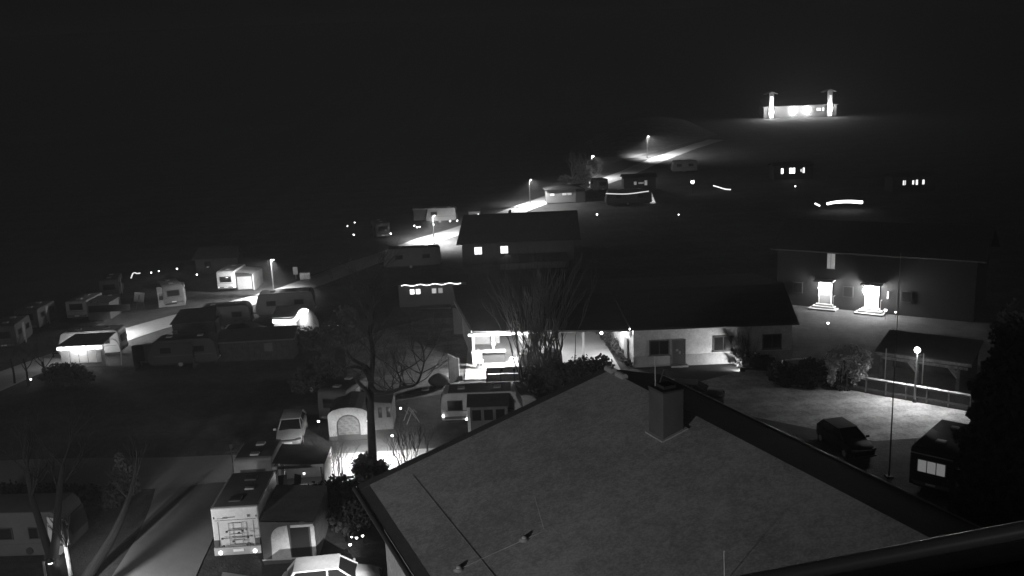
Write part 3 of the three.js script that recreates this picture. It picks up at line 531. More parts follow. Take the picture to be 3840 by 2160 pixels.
// awning: stands on x from 0 to w beside a caravan side, roof falls from h1 to h0, front wall at +z
function awning(label, pos, turn, o = {}) {
  const { w = 2.6, d = 4.2, h1 = 2.4, h0 = 1.95, roof = M.darkFabric, wall = M.midFabric, name = 'awning', front = 'window' } = o;
  const t = thing(name, label, 'awning', pos, turn, 'awnings beside the caravans');
  const P = [], nx = 8, nz = 6, put = (i, j) => { const u = i / nx, v = j / nz; return [u * w, lerp(h1, h0, u) - .07 * Math.sin(v * Math.PI * 3) ** 2 * Math.sin(u * Math.PI), lerp(-d / 2, d / 2, v)]; };
  for (let i = 0; i < nx; i++) for (let j = 0; j < nz; j++) { const a = put(i, j), b = put(i + 1, j), c = put(i + 1, j + 1), e = put(i, j + 1); P.push(...a, ...c, ...b, ...a, ...e, ...c); }
  const g = new THREE.BufferGeometry(); g.setAttribute('position', new THREE.Float32BufferAttribute(P, 3)); g.computeVertexNormals();
  new MB().add(toCreasedNormals(g, 1)).build('awning_roof', roof, t);
  new MB().slab([[w, h0 - .02, d / 2], [w, 0, d / 2], [w, 0, -d / 2], [w, h0 - .02, -d / 2]], .03).build('side_wall', wall, t);
  if (o.back !== false) new MB().slab([[0, h1 - .04, -d / 2], [w, h0 - .03, -d / 2], [w, 0, -d / 2], [0, 0, -d / 2]], .03).build('rear_wall', wall, t);
  const z = d / 2;
  if (front === 'flap') {
    const pts = [[.45, .22], [.5, .22 + 1.2]]; for (let i = 0; i <= 6; i++) { const q = i / 6 * 1.57; pts.push([.5 + .62 * (1 - Math.cos(q)), 1.42 + .58 * Math.sin(q)]); } pts.push([1.32, 2.02], [1.4, .2]);
    new MB().ext([[.02, .25], [w, .25], [w, h0 - .04], [0, h1 - .06]], .03).move(0, 0, z).build('front_wall', M.darkFabric, t);
    new MB().ext(pts, .03).move(0, 0, z + .035).build('door_flap', M.fabric, t);
    new MB().box(w - 1.55, .13, .03, [1.45 + (w - 1.5) / 2, 1.96, z + .035]).box(.2, 1.75, .03, [w - .12, 1.05, z + .035]).build('window_surround', M.fabric, t);
    new MB().box(w - 1.75, 1.55, .02, [1.42 + (w - 1.7) / 2, 1.1, z + .03]).build('window', M.glass, t);
    new MB().box(w + .05, .06, .05, [w / 2, .27, z + .05]).build('hem_strip', M.pale, t);
    new MB().box(w, .24, .03, [w / 2, .12, z]).build('skirt', M.darkFabric, t);
  } else if (front === 'open') {
    new MB().box(.07, h0, .07, [w - .05, h0 / 2, z]).build('pole', M.pale, t); new MB().box(w, .18, .03, [w / 2, lerp(h1, h0, .5) - .12, z]).build('valance', M.fabric, t);
  } else if (front === 'panel') {
    new MB().ext([[.02, 0], [w, 0], [w, h0 - .04], [0, h1 - .06]], .03).move(0, 0, z).build('front_wall', M.dark, t);
    new MB().box(w - .5, h0 - .5, .03, [w / 2, h0 / 2 - .05, z + .035]).build('panel', M.cream, t); new MB().box(.1, h0 - .1, .08, [w - .05, h0 / 2, z + .05]).build('pole', M.white, t);
  } else {
    new MB().ext([[.02, 0], [w, 0], [w, h0 - .04], [0, h1 - .06]], .03).move(0, 0, z).build('front_wall', wall, t);
    const k = o.wins || 2; for (let i = 0; i < k; i++) new MB().rbox(w / k - .3, .75, .03, .012, [(i + .5) * w / k, 1.25, z + .03]).build('window', M.glass, t);
  }
  return t;
}
function car(label, pos, turn, o = {}) {
  const { paint = M.grey, L = 4.3, W = 1.78, H = 1.5, hood = .95, name = 'parked_car', plate = true, lamp = 0 } = o;
  const t = thing(name, label, 'car', pos, turn, 'cars parked between the caravans'), a = L / 2;
  // hull: rings along the length (front at +z)
  const st = [[-a, .86, .62], [-a + .12, 1.0, .74], [-a + .6, 1.06, .86], [-.6, 1.04, .89], [.6, 1.02, .89], [a - 1.25, hood + .03, .88], [a - .5, hood - .09, .84], [a - .12, hood - .22, .74], [a, .55, .6]];
  const ring = ([z, top, w]) => [[0, .24], [w * .9, .24], [w, .42], [w, top - .2], [w * .95, top - .05], [w * .8, top], [0, top + .03]].map(p => [p[0] * W / 1.78, p[1] * (p[1] > .3 ? 1 : 1), z]);
  const P = [], R = st.map(ring);
  for (const s of [-1, 1]) for (let i = 0; i < R.length - 1; i++) for (let j = 0; j < 6; j++) { const q = [R[i][j], R[i][j + 1], R[i + 1][j + 1], R[i + 1][j]].map(p => [p[0] * s, p[1], p[2]]); P.push(...q[0], ...q[1], ...q[2], ...q[0], ...q[2], ...q[3]); }
  for (const k of [0, R.length - 1]) for (const s of [-1, 1]) for (let j = 0; j < 5; j++) { const q = R[k]; P.push(0, q[0][1], q[0][2], q[j][0] * s, q[j][1], q[j][2], q[j + 1][0] * s, q[j + 1][1], q[j + 1][2]); P.push(0, q[0][1], q[0][2], q[j + 1][0] * s, q[j + 1][1], q[j + 1][2], 0, q[6][1], q[6][2]); }
  const g = new THREE.BufferGeometry(); g.setAttribute('position', new THREE.Float32BufferAttribute(P, 3)); g.computeVertexNormals();
  new MB().add(toCreasedNormals(g, .7)).build('body', paint, t);
  const frust = (b, tp, y0, y1) => { const q = [[-b[0], y0, b[1]], [b[0], y0, b[1]], [b[0], y0, b[2]], [-b[0], y0, b[2]]], r = [[-tp[0], y1, tp[1]], [tp[0], y1, tp[1]], [tp[0], y1, tp[2]], [-tp[0], y1, tp[2]]], p = []; const f = (...v) => { for (const k of [0, 1, 2, 0, 2, 3]) p.push(...v[k]); }; f(...r); for (let i = 0; i < 4; i++) f(q[i], q[(i + 1) % 4], r[(i + 1) % 4], r[i]); return p; };
  const wb = W * .43, wt = W * .34;
  new MB().raw(frust([wb, a - 1.15, -a + .25], [wt, a - 1.95, -a + .75], .97, H - .05)).build('window_glass', M.glass, t);
  new MB().rbox(wt * 2 + .1, .07, L - 2.55, .03, [0, H - .04, (a - 1.95 - a + .75) / 2]).build('roof', paint, t);
  const pil = new MB(); for (const s of [-1, 1]) { pil.bar([s * wb, .97, a - 1.13], [s * wt, H - .06, a - 1.93], .06); pil.bar([s * wb, .97, -a + .27], [s * wt, H - .06, -a + .75], .12); pil.bar([s * wb, .97, -.1], [s * wt, H - .06, -.1], .07); } pil.build('pillars', paint, t);
  for (const s of [-1, 1]) { wheel(t, s * (W / 2 - .12), a - .85); wheel(t, s * (W / 2 - .12), -a + .8); new MB().rbox(.2, .13, .12, .03, [s * (W / 2 + .1), 1.02, a - 1.3]).build('mirror', paint, t); new MB().rbox(.36, .14, .12, .04, [s * W * .36, .68, a - .1], [0, s * .45, 0]).build('headlight', lamp ? glow(lamp) : M.dark, t); }
  new MB().rbox(1.05, .1, .05, .015, [0, .66, a - .005]).build('grille', M.black, t); new MB().rbox(W * .85, .1, .1, .03, [0, .32, a - .02]).build('bumper', M.dim, t);
  if (plate) new MB().box(.52, .11, .02, [0, .47, a + .035]).build('number_plate', M.plate, t);
  return t;
}
function motorhomeRear(label, pos, turn) {
  const W = 2.3, H = 2.95, L = 4.4, a = L / 2, t = thing('caravan', label, 'caravan', pos, turn, 'caravans on their pitches');
  new MB().rbox(W, H - .55, L, .09, [0, .55 + (H - .55) / 2, -a]).build('body', M.white, t);
  new MB().rbox(W - .16, .03, L - .3, .012, [0, H + .01, -a]).build('roof_panel', mat('shaded_roof', .11, { map: gm, roughness: .9 }), t);  // dark colour carries the unlit roof, along with some dirt
  for (const s of [-1, 1]) new MB().tube([[s * (W / 2 - .02), H - .02, -.08], [s * (W / 2 - .02), H - .02, -a], [s * (W / 2 - .02), H - .02, -L + .1]], .035, .035, 6).build('roof_rail', M.pale, t);
  new MB().rbox(.6, .1, .6, .04, [-.1, H + .06, -.9]).build('roof_vent', M.dark, t); new MB().rbox(.6, .1, .6, .04, [.1, H + .06, -3.4]).build('roof_vent', M.dark, t); new MB().rbox(.45, .09, .3, .03, [.3, H + .06, -2.1]).build('roof_vent', M.pale, t);
  new MB().box(W - .3, .02, .02, [0, 2.32, .006]).build('seam', M.dim, t);
  new MB().box(.5, .025, .01, [-.62, 2.42, .01]).box(.6, .04, .01, [-.3, 2.47, .01]).build('script_stripe', M.dim, t);
  new MB().box(.03, .13, .01, [.62, 2.5, .01]).box(.03, .13, .01, [.67, 2.5, .01]).box(.03, .13, .01, [.72, 2.5, .01]).build('emblem', M.dim, t);
  for (const s of [-1, 1]) { new MB().box(.05, .1, .012, [s * 1.03, 2.47, .01]).build('marker_light', M.dark, t); new MB().box(.02, 1.6, .015, [s * .86, 1.45, .008]).build('corner_seam', M.grey, t); }
  const r = thingRack(t);
  for (const s of [-1, 1]) { new MB().rbox(.26, .62, .06, .03, [s * 1.0, .98, .03]).build('tail_light', M.dim, t); const q = new MB().sph(.1, [s * .84, .66, .12], 12).build('glowing_reflector', glow(6), t); }  // reflectors glow by themselves to imitate returned light
  new MB().box(1.6, .07, .05, [0, .95, .03]).build('trim_strip', M.dim, t);
  new MB().rbox(W + .02, .42, .16, .05, [0, .7, .05]).build('bumper', M.cream, t);
  new MB().box(.52, .13, .02, [.05, .75, .142]).build('number_plate', M.plate, t);
  for (const s of [-1, 1]) { wheel(t, s * (W / 2 - .14), -2.3, .35); }
  new MB().box(W - .2, .3, L - .8, [0, .42, -a]).build('chassis', M.black, t);
  return t;
}
function thingRack(t) {
  const m = new MB(); for (const x of [-.32, .32]) m.bar([x, 1.05, .12], [x, 2.2, .12], .03); for (const y of [1.08, 1.3, 1.62, 1.9, 2.2]) m.bar([-.34, y, .13], [.34, y, .13], .025);
  for (const y of [1.1, 1.5]) m.bar([-.65, y, .3], [.65, y, .3], .035, .05); m.bar([-.4, 1.85, .2], [.4, 1.85, .2], .03);
  const r = m.build('bicycle_rack', M.pale, t);
  for (const [x, y] of [[-.62, 1.5], [.62, 1.5], [-.6, 1.1], [.55, 1.1], [-.38, 1.85], [.38, 1.85], [.2, 1.76], [-.1, 1.32]]) new MB().rbox(.1, .08, .1, .02, [x, y, .31]).build('clamp', M.dim, r);
  return r;
}
const mhA = motorhomeRear('white caravan seen from behind with an empty bicycle rack and number plate', [-14.11, 0, -40.49], .05);
awning('big grey awning with pale door flap and dark window beside the bicycle rack caravan', [-12.84, 0, -40.19], .05, { w: 2.65, d: 4.2, h1: 2.35, h0: 2.12, front: 'flap', roof: M.midFabric }).translateZ(-2.1);
caravan('dark grey caravan with a small rear window parked right behind the bicycle rack caravan', [-15.20, 0, -47.43], .05, { L: 3.4, body: M.grey, roof: M.dark, rearWin: true }).translateZ(-1.7);
{
  const t = awning('dark roofed awning open to a pale lit back wall with chairs inside', [-14.08, 0, -47.43], .05, { w: 2.9, d: 3, h1: 2.3, h0: 1.95, front: 'open', wall: M.cream }); t.translateZ(-1.5);
}
const litLamp = thing('added_lantern', 'small lantern added inside the open awning to light its pale back wall', 'lantern', [-12.61, 1.13, -48.60]);  // lantern added to brighten the back wall of the awning
new MB().cyl(.07, .07, .16, [0, 0, 0]).build('lamp_glass', glow(2), litLamp); new MB().cyl(.02, .09, .06, [0, .11, 0]).build('hood', M.dark, litLamp); point(0, 0, 0, 1.2, 2, litLamp);
function chair(label, pos, turn) {
  const t = thing('camping_chair', label, 'chair', pos, turn, 'camping chairs in the open awning');
  new MB().rbox(.5, .05, .48, .02, [0, .42, 0]).build('seat', M.darkFabric, t); new MB().rbox(.5, .75, .05, .02, [0, .85, -.28], [-.2, 0, 0]).build('backrest', M.darkFabric, t);
  for (const x of [-.24, .24]) { new MB().bar([x, 0, .25], [x, .62, -.2], .03).build('leg', M.dark, t); new MB().bar([x, 0, -.28], [x, .62, .22], .03).build('leg', M.dark, t); new MB().rbox(.05, .04, .5, .015, [x, .64, 0]).build('armrest', M.dark, t); }
  return t;
}
const ch1 = chair('dark camping chair nearest the grey caravan under the open awning', [-13.69, 0, -47.91], .3);
copy(ch1, 'dark camping chair beside the table in the middle of the open awning', [-13.05, 0, -47.95], -.5);
{ const t = thing('camping_table', 'dark covered camping table between chairs in the open awning', 'table', [-12.39, 0, -47.68]); new MB().rbox(.9, .05, .6, .02, [0, .72, 0]).build('table_top', M.dark, t); for (const x of [-.4, .4]) for (const z of [-.24, .24]) new MB().bar([x, 0, z], [x, .7, z], .03).build('leg', M.dark, t); }

// white car at the very bottom, grey car, hidden dark cars
car('white car with bright roof parked beside the gutter of the big house', [-8.87, 0, -37.29], Math.PI / 2 + .12, { paint: M.white, L: 4.6, H: 1.62 });
car('pale grey hatchback facing the viewer beside the arched tent', [-15.42, 0, -57.39], .12, { paint: M.pale, L: 4.5 });
car('dark shiny car parked at the hedge beside the big bare tree', [-14.54, 0, -67.00], 1.1, { paint: mat('dark_car_paint', .02, { roughness: .2 }), plate: false });
car('black car parked at the edge of the lit gravel yard', [20.18, 0, -51.54], .2, { paint: mat('black_car_paint', .006, { roughness: .8 }), plate: false });
car('dark car with a low curved roof behind the ridge of the big house', [12.85, 0, -61.20], 1.3, { paint: mat('dim_car_paint', .035, { roughness: .4 }), plate: false });

car('dark car with one lit edge behind the long hut and the ridge tent', [-26.57, 0, -85.68], 1.5, { paint: mat('dark_car_paint', .02), plate: false });

// tent with arched window, and neighbours
{
  const t = thing('tent', 'grey tent with an arched clear window in its front wall', 'tent', [-11.37, 0, -56.51], .06);
  const w = 1.35, d = 3.4;
  const prof = [[-w, 0], [w, 0], [w, 1.5]]; for (let i = 0; i <= 8; i++) { const q = i / 8 * Math.PI; prof.push([w * Math.cos(q), 1.75 + .55 * Math.sin(q)]); } prof.push([-w, 1.5]);
  new MB().ext(prof, d).move(0, 0, -d / 2).build('tent_shell', M.darkFabric, t);
  const arch = (r, y0, y1) => { const p = [[-r, y0], [r, y0]]; for (let i = 0; i <= 8; i++) { const q = i / 8 * Math.PI; p.push([r * Math.cos(q), y1 + r * .9 * Math.sin(q)]); } return p; };
  new MB().ext(prof.map(p => [p[0] * .985, .32 + p[1] * .855]), .04, 0, arch(.74, .36, 1.1).reverse()).move(0, 0, .03).build('front_wall', M.fabric, t);
  new MB().ext(arch(.78, .32, 1.1), .06, 0, arch(.7, .4, 1.1).reverse()).move(0, 0, .06).build('window_piping', M.dark, t);
  new MB().ext(arch(.7, .4, 1.1), .02).move(0, 0, .035).build('window', mat('clear_plastic', .2, { map: rep(tBark, .5), roughness: .25 }), t);
  new MB().box(2 * w, .32, .05, [0, .16, .02]).build('skirt', M.darkFabric, t);
}
caravan('dark caravan standing behind the tent with the arched window', [-12.41, 0, -61.25], -.3, { L: 4, body: M.dim, roof: M.dark });
awning('small grey awning with three window strips beside the bare tree trunk', [-10.37, 0, -59.39], .05, { w: 1.7, d: 2.5, h1: 2.1, h0: 1.9, wins: 3, wall: M.midFabric });
{
  const t = caravan('white caravan end with a dark window and two bright reflectors below the terrace', [-2.45, 0, -59.3], -Math.PI / 2, { L: 5.6, W: 2.1, H: 2.36, body: M.cream, roof: mat('dim_roof', .16, { roughness: .25, map: gm }), round: .4, sides: 0, vents: 3 });
  const zl = 1.82, w = new MB().rbox(.05, .72, 1.05, .02, [1.06, 1.5, zl]).build('side_window', M.dark, t); new MB().rbox(.04, .6, .9, .015, [1.08, 1.5, zl]).build('pane', M.glass, w);
  new MB().rbox(.1, .16, 1.5, .03, [1.07, .62, zl]).build('bumper', M.dim, t);
  for (const z of [zl + .85, zl - .75]) new MB().sph(.085, [1.12, z > zl ? .78 : .5, z], 10).build('glowing_reflector', glow(7), t);  // reflectors made to glow in place of their glint
  const aw = thing('awning', 'dark roofed awning with three windows built onto the white caravan below the terrace', 'awning', [-3.3, 0, -56.95], 0, 'awnings beside the caravans');
  new MB().slab([[-.1, 1.84, .1], [2.75, 1.8, .1], [2.85, 2.3, -1.45], [-.1, 2.34, -1.45]], .04).build('awning_roof', M.darkFabric, aw);
  new MB().box(2.6, 1.75, .04, [1.35, .88, 0]).build('front_wall', M.midFabric, aw);
  for (let i = 0; i < 3; i++) new MB().rbox(.6, .75, .03, .012, [.55 + i * .8, 1.2, .035]).build('window', M.glass, aw);
  new MB().box(.06, 1.85, 1.3, [0, .93, -.6]).build('side_wall', M.white, aw); new MB().box(.2, 1.8, .08, [.02, .9, .05]).build('corner_board', M.white, aw);
}
// parked motorhome at the bottom left
{
  const t = thing('motorhome', 'big motorhome with large mirror arms half hidden behind dark trunks', 'motorhome', [-22.85, 0, -41.09], -.02);
  const L = 7, W = 2.3, prof = [[-L, .5], [-.35, .5], [-.05, .75], [0, 1.35], [-.12, 1.9], [-.3, 2.55], [-.6, 2.85], [-L, 2.9]];
  new MB().ext(prof, W, .08).move(0, 0, -W / 2).build('body', M.dim, t);
  new MB().ext([[-.95, .55], [-.38, .55], [-.1, .8], [-.06, 1.35], [-.2, 1.95], [-.4, 2.5], [-.8, 2.6]], .04).move(0, 0, .03).build('lit_corner_panel', M.white, t); new MB().box(.8, .12, .05, [-.5, 1.1, .05]).build('corner_stripe', M.dim, t);  // white panel stands in for lamplight on the body corner
  new MB().box(.06, .95, W - .3, [-.08, 1.75, -W / 2], [0, 0, .18]).build('windscreen', M.glass, t);
  for (const x of [-1.6, -3.2, -5.2]) { const f = new MB().rbox(x === -1.6 ? .55 : 1.1, .65, .05, .02, [x, 1.75, .02]).build('side_window', M.dark, t); new MB().rbox(x === -1.6 ? .45 : .98, .55, .04, .015, [x, 1.75, .04]).build('pane', M.glass, f); }
  new MB().box(L - .5, .1, .02, [-L / 2, 1.12, .012]).build('stripe', M.dim, t);
  for (const x of [-.95, -4.9]) { const w = new MB().cyl(.36, .36, .22, [x, .36, -.12], [Math.PI / 2, 0, 0], 18).build('wheel', M.black, t); new MB().cyl(.2, .2, .24, [x, .36, -.12], [Math.PI / 2, 0, 0], 14).build('rim', M.pale, w); }
  new MB().cyl(.19, .19, .04, [-1.95, .78, .02], [Math.PI / 2, 0, 0], 18).build('filler_hatch', M.black, t);
  const m = new MB().tube([[-.25, 2.45, .05], [.2, 2.5, .25], [.35, 2.3, .35]], .03, .03, 6).tube([[-.15, 1.2, .05], [.25, 1.2, .25], [.35, 1.3, .35]], .03, .03, 6).build('mirror_arm', M.metal, t); new MB().rbox(.14, .75, .26, .05, [.36, 1.8, .36]).build('mirror_glass', M.darkMetal, m);
  new MB().box(.1, .1, .05, [-.05, .68, .0]).build('marker_light', glow(.8), t);
}
// far and middle caravans of the field beside the road
{
  const P = [-38.91, 0, -77.20];
  caravan('white topped caravan with a glowing awning edge beside the camp road', [P[0] - .7, P[1], P[2] - 3.7], Math.PI / 2 + .1, { L: 5.6, body: M.pale, roof: M.white });
  const t = thing('awning', 'lit awning with a glowing valance and curtained front wall', 'awning', P, .02, 'awnings beside the caravans');
  new MB().slab([[-2.2, 2.0, .1], [1.9, 2.0, .1], [2.3, 2.55, -2.2], [-1.4, 2.55, -2.2]], .04).build('awning_roof', M.midFabric, t);
  for (let i = 0; i < 9; i++) new MB().box(.36, 1.15, .06, [-1.7 + i * .4, .95, .04 + (i % 2) * .07]).build('curtain', mat('lit_curtain', .7, { transmission: .5, thickness: 0, roughness: .95 }), t);
  new MB().box(3.7, .4, .05, [-.15, .2, .02]).build('skirt', M.pale, t);
  new MB().box(.5, 1.9, .06, [1.75, .95, .0]).build('side_panel', M.fabric, t);
  const v = new MB(); for (let i = 0; i < 16; i++) v.rbox(.24, .3 + .04 * Math.sin(i * 2.3), .05, .015, [-2.0 + i * .25, 1.78, .14]); v.build('light_valance', glow(4.5), t);
  point(-.2, 1.5, -.7, 26, 4, t); point(-.2, 1.7, .8, 7, 6, t);
  new MB().tube([[2.0, 2.0, .1], [2.5, 2.35, -.2], [3.0, 2.3, -.2], [3.35, 1.7, -.1], [3.45, .9, 0], [3.4, 0, .1]], .04, .04, 6).build('frame_hoop', M.pale, t);
}
caravan('dark rounded caravan with shiny roof edges and a hoop awning', [-29.46, 0, -76.70], Math.PI / 2 + .08, { L: 6, body: M.dark, round: .75 });
awning('dark awning in front of the rounded caravan with shiny roof edges', [-33.32, 0, -75.21], Math.PI / 2, { w: 2.4, d: 5.2, h1: 2.3, h0: 1.8, wall: M.darkFabric }).translateZ(2.4);
caravan('dark caravan with a round end beside the unlit ridge tent', [-29.81, 0, -89.52], Math.PI / 2 + .15, { L: 5.4, body: M.dim, round: .6 });
{
  const t = thing('tent', 'dark ridge tent with sloping roof next to the round ended caravan', 'tent', [-31.53, 0, -86.63], .1);
  new MB().slab([[-2.6, 1.6, 1], [1.8, 1.7, 1], [1.6, 2.7, -1.2], [-2.0, 2.6, -1.2]], .05).slab([[-2.6, 1.6, -3.2], [1.8, 1.7, -3.2], [1.6, 2.7, -1.2], [-2.0, 2.6, -1.2]], .05).build('tent_roof', M.darkFabric, t);
  new MB().box(4.1, 1.6, 3.9, [-.35, .8, -1.1]).build('wall', M.darkFabric, t); new MB().box(.5, .9, .05, [-2.2, .5, .9]).build('door', M.grey, t);
}
{
  const t = thing('long_hut', 'long low wooden hut with a flat dark roof in the dark field', 'hut', [-23.23, 0, -76.91], .0);
  new MB().slab([[-3.8, 1.9, .5], [3.7, 2.0, .5], [3.4, 2.5, -2.4], [-3.6, 2.4, -2.4]], .12).build('roof', M.dim, t);
  for (let i = 0; i < 14; i++) new MB().box(.48, 1.9, .06, [-3.35 + i * .5, .95, .02 + (i % 2) * .015]).build('plank', M.darkWood, t);
  new MB().box(6.9, 1.85, 2.2, [-.1, .93, -1.15]).build('wall', M.dark, t); new MB().box(.75, .75, .06, [1.2, 1.2, .075]).build('window', M.dim, t);
}
caravan('white fronted caravan with bright lit roof rim beside the street lamp', [-24.69, 0, -94.36], Math.PI / 2 + .12, { L: 6.2, W: 2.3, H: 2.7, body: M.dim, round: .35, roof: M.white });  // dark body and white roof put the street lamp light into paint
{
  const t = thing('tent', 'dome tent glowing brightly from a light band around its front', 'tent', [-22.02, 0, -87.11], .0);
  const g = new THREE.SphereGeometry(1, 24, 12, 0, Math.PI * 2, 0, Math.PI / 2); g.scale(1.15, 1.9, 1.3); new MB().add(g, [.9, 0, -1.2]).build('tent_dome', M.fabric, t);
  new MB().slab([[-2.3, 1.5, .2], [.2, 1.5, .2], [.2, 2.2, -2.2], [-2.3, 2.2, -2.2]], .05).build('canopy', M.midFabric, t);
  for (let i = 0; i < 7; i++) new MB().box(.3, 1.0, .05, [-2.0 + i * .34, .6, .1]).build('curtain', M.fabric, t);
  new MB().tube([[-2.15, 1.15, .3], [-1, 1.12, .3], [0, 1.15, .3], [.35, 1.5, .2], [.6, 1.95, -.1], [.95, 2.05, -.3], [1.3, 1.9, -.3]], .2, .17, 8).build('light_band', glow(5), t);
  point(-.8, 1.1, 1.0, 16, 5, t); point(.9, 1.5, .6, 12, 5, t);
}
caravan('white caravan seen from behind beside an awning with a pale panel', [-35.47, 0, -108.15], .0, { L: 5.6, W: 2.2, H: 2.6, body: M.white, roof: M.grey, lights: 1.6, sides: 1 }).translateZ(-2.8);
awning('grey roofed awning with a pale square front panel beside the white caravan', [-34.43, 0, -108.65], -.02, { w: 2.3, d: 4, h1: 2.4, h0: 2.1, front: 'panel', roof: M.pale }).translateZ(-2);
caravan('dim caravan tucked behind the grey gable awning', [-40.52, 0, -103.13], .5, { L: 5, body: M.grey, roof: M.grey });
awning('grey gable awning with a dark open side beside the slanted white board', [-41.13, 0, -100.77], .3, { w: 2.9, d: 3.6, h1: 2.5, h0: 2.1, front: 'window', wins: 1, wall: mat('light_canvas', .38, { map: rep(tGrain, 1.5), roughness: .95 }), roof: M.pale }).translateZ(-1.8);
{ const t = thing('notice_board', 'slanted white board with a dark mark standing at the grey gable awning', 'board', [-43.34, 0, -100.97], .5); new MB().box(1.1, 1.1, .06, [0, 1.3, 0], [0, 0, -.22]).build('panel', M.white, t); new MB().box(.1, .5, .02, [-.02, 1.3, .045], [0, 0, -.15]).build('mark', M.dim, t); for (const x of [-.4, .4]) new MB().box(.06, 1, .06, [x, .5, -.04]).build('leg', M.dim, t); }
caravan('pale square fronted caravan with stripe lines beside a dull annex', [-48.06, 0, -95.52], .05, { L: 4.6, W: 2.25, H: 2.25, body: M.pale, round: .12, slope: .1 }).translateZ(-2.3);
awning('dull canvas annex joined to the pale square fronted caravan', [-46.95, 0, -95.69], .05, { w: 2.4, d: 3.4, h1: 2.1, h0: 1.9, wins: 0.5, wall: mat('dull_canvas', .2, { map: rep(tGrain, 1.5), roughness: .95 }), roof: M.dim }).translateZ(-1.7);
caravan('grey caravan with a wide black window far down the field', [-51.32, 0, -91.26], .1, { L: 5, W: 2.4, H: 2.4, body: M.dim, rearWin: true }).translateZ(-2.5);
caravan('dim caravan with one pale corner cut by the picture edge', [-49.62, 0, -83.73], .2, { L: 5, W: 2.3, body: M.dim }).translateZ(-2.5);
caravan('dark caravan below the bent light string far in the field', [-49.86, 0, -108.65], .3, { L: 5, body: M.dim });
{
  const t = thing('cabin', 'faint cabin with a ridged roof behind the white caravan and its pale panel', 'cabin', [-39.77, 0.57, -118.33], .05); new MB().box(5.6, 2.2, 3.6, [0, 1.1, -1.8]).build('wall', M.dim, t);
  new MB().slab([[-3.2, 2.1, .4], [3.2, 2.1, .4], [2.7, 3.4, -1.8], [-2.7, 3.4, -1.8]], .1).slab([[-3.2, 2.1, -4], [3.2, 2.1, -4], [2.7, 3.4, -1.8], [-2.7, 3.4, -1.8]], .1).build('roof', M.dim, t); new MB().box(.8, .8, .06, [-1.2, 1.3, .02]).build('window', M.glass, t);
}
{ const t = thing('service_box', 'small white service box with a grey plinth at the camp road', 'box', [-26.63, 0.18, -112.61], .1); new MB().rbox(1.3, .85, .6, .03, [0, .65, 0]).build('cabinet', M.white, t); new MB().box(1.2, .22, .5, [0, .11, 0]).build('plinth', M.grey, t); new MB().box(.02, .75, .02, [0, .65, .305]).build('door_seam', M.dim, t); }
{ const t = thing('road_sign', 'small pale upright sign beside the white service box', 'sign', [-28.09, 0.25, -113.62]); new MB().box(.6, 1.0, .05, [0, 1.1, 0]).build('sign_plate', M.cream, t); new MB().cyl(.04, .04, 1.6, [0, .8, -.05]).build('post', M.metal, t); }
caravan('long dark motorhome with a black window band beside the lit road bend', [-13.16, 0.44, -116.48], Math.PI / 2 + .05, { name: 'motorhome', category: 'motorhome', group: 'motorhomes by the road', L: 7.6, W: 2.3, H: 2.8, body: M.dim, round: .5, slope: .5 }).translateX(1.15);
caravan('pale fronted caravan under a curved canopy beyond the road bend', [-11.18, 2.50, -146.73], Math.PI / 2 - .05, { L: 5, body: M.pale, H: 2.5, sides: 1 });
awning('dim canopy with a curved roof beside the pale fronted caravan', [-16.01, 2.54, -147.40], .05, { w: 3, d: 3.4, h1: 2.7, h0: 2.3, front: 'open', roof: M.dim });
{ const t = thing('shed', 'tiny grey shed at the roof end of the hip roofed house', 'shed', [-5.79, 2.60, -148.26]); new MB().box(1.9, 1.3, 1.4, [0, .65, -.7]).build('wall', M.grey, t); new MB().slab([[-1.1, 1.3, .1], [1.1, 1.3, .1], [1.1, 1.6, -1.5], [-1.1, 1.6, -1.5]], .06).build('roof', M.dim, t); new MB().box(.6, 1, .04, [.5, .5, .02]).build('door', M.pale, t); }
caravan('dark caravan with a faint pale window frame above the garden lights', [-19.47, 1.73, -135.44], .3, { L: 5, body: M.dim }).translateZ(-2.5);
{
  const t = thing('mobile_home', 'grey mobile home with a curved dark roof beside the uphill road', 'mobile home', [9.49, 3.33, -159.04], .05);
  new MB().box(5.2, 2.5, 3, [0, 1.4, -1.5]).build('wall', M.grey, t);
  const P = []; for (let i = 0; i <= 8; i++) P.push([-3.0 + i * .85, 2.7 + .45 * Math.sin(i / 8 * Math.PI)]); P.push([3.8, 2.55], [-3.0, 2.55]); new MB().ext(P, 3.8).move(0, 0, -1.4).build('roof', M.dark, t);
  for (const [x, k] of [[-1.6, .12], [.6, .07], [1.5, .08]]) { const f = new MB().box(1, .6, .05, [x, 1.7, .02]).build('window', M.dark, t); new MB().box(.8, .42, .03, [x, 1.65, .05]).build('lit_pane', glow(k), f); }
  new MB().box(1.7, 2.4, 3.1, [3.5, 1.2, -1.5]).build('porch', M.dark, t);
}
caravan('dark van with a tall rear door parked at the uphill road', [18.08, 3.99, -168.69], .2, { name: 'van', category: 'van', group: 'vans of the camp', L: 5, W: 2.1, H: 2.5, body: M.dim, round: .35, slope: .8, sides: 1, vents: 0 }).translateZ(-2.5);
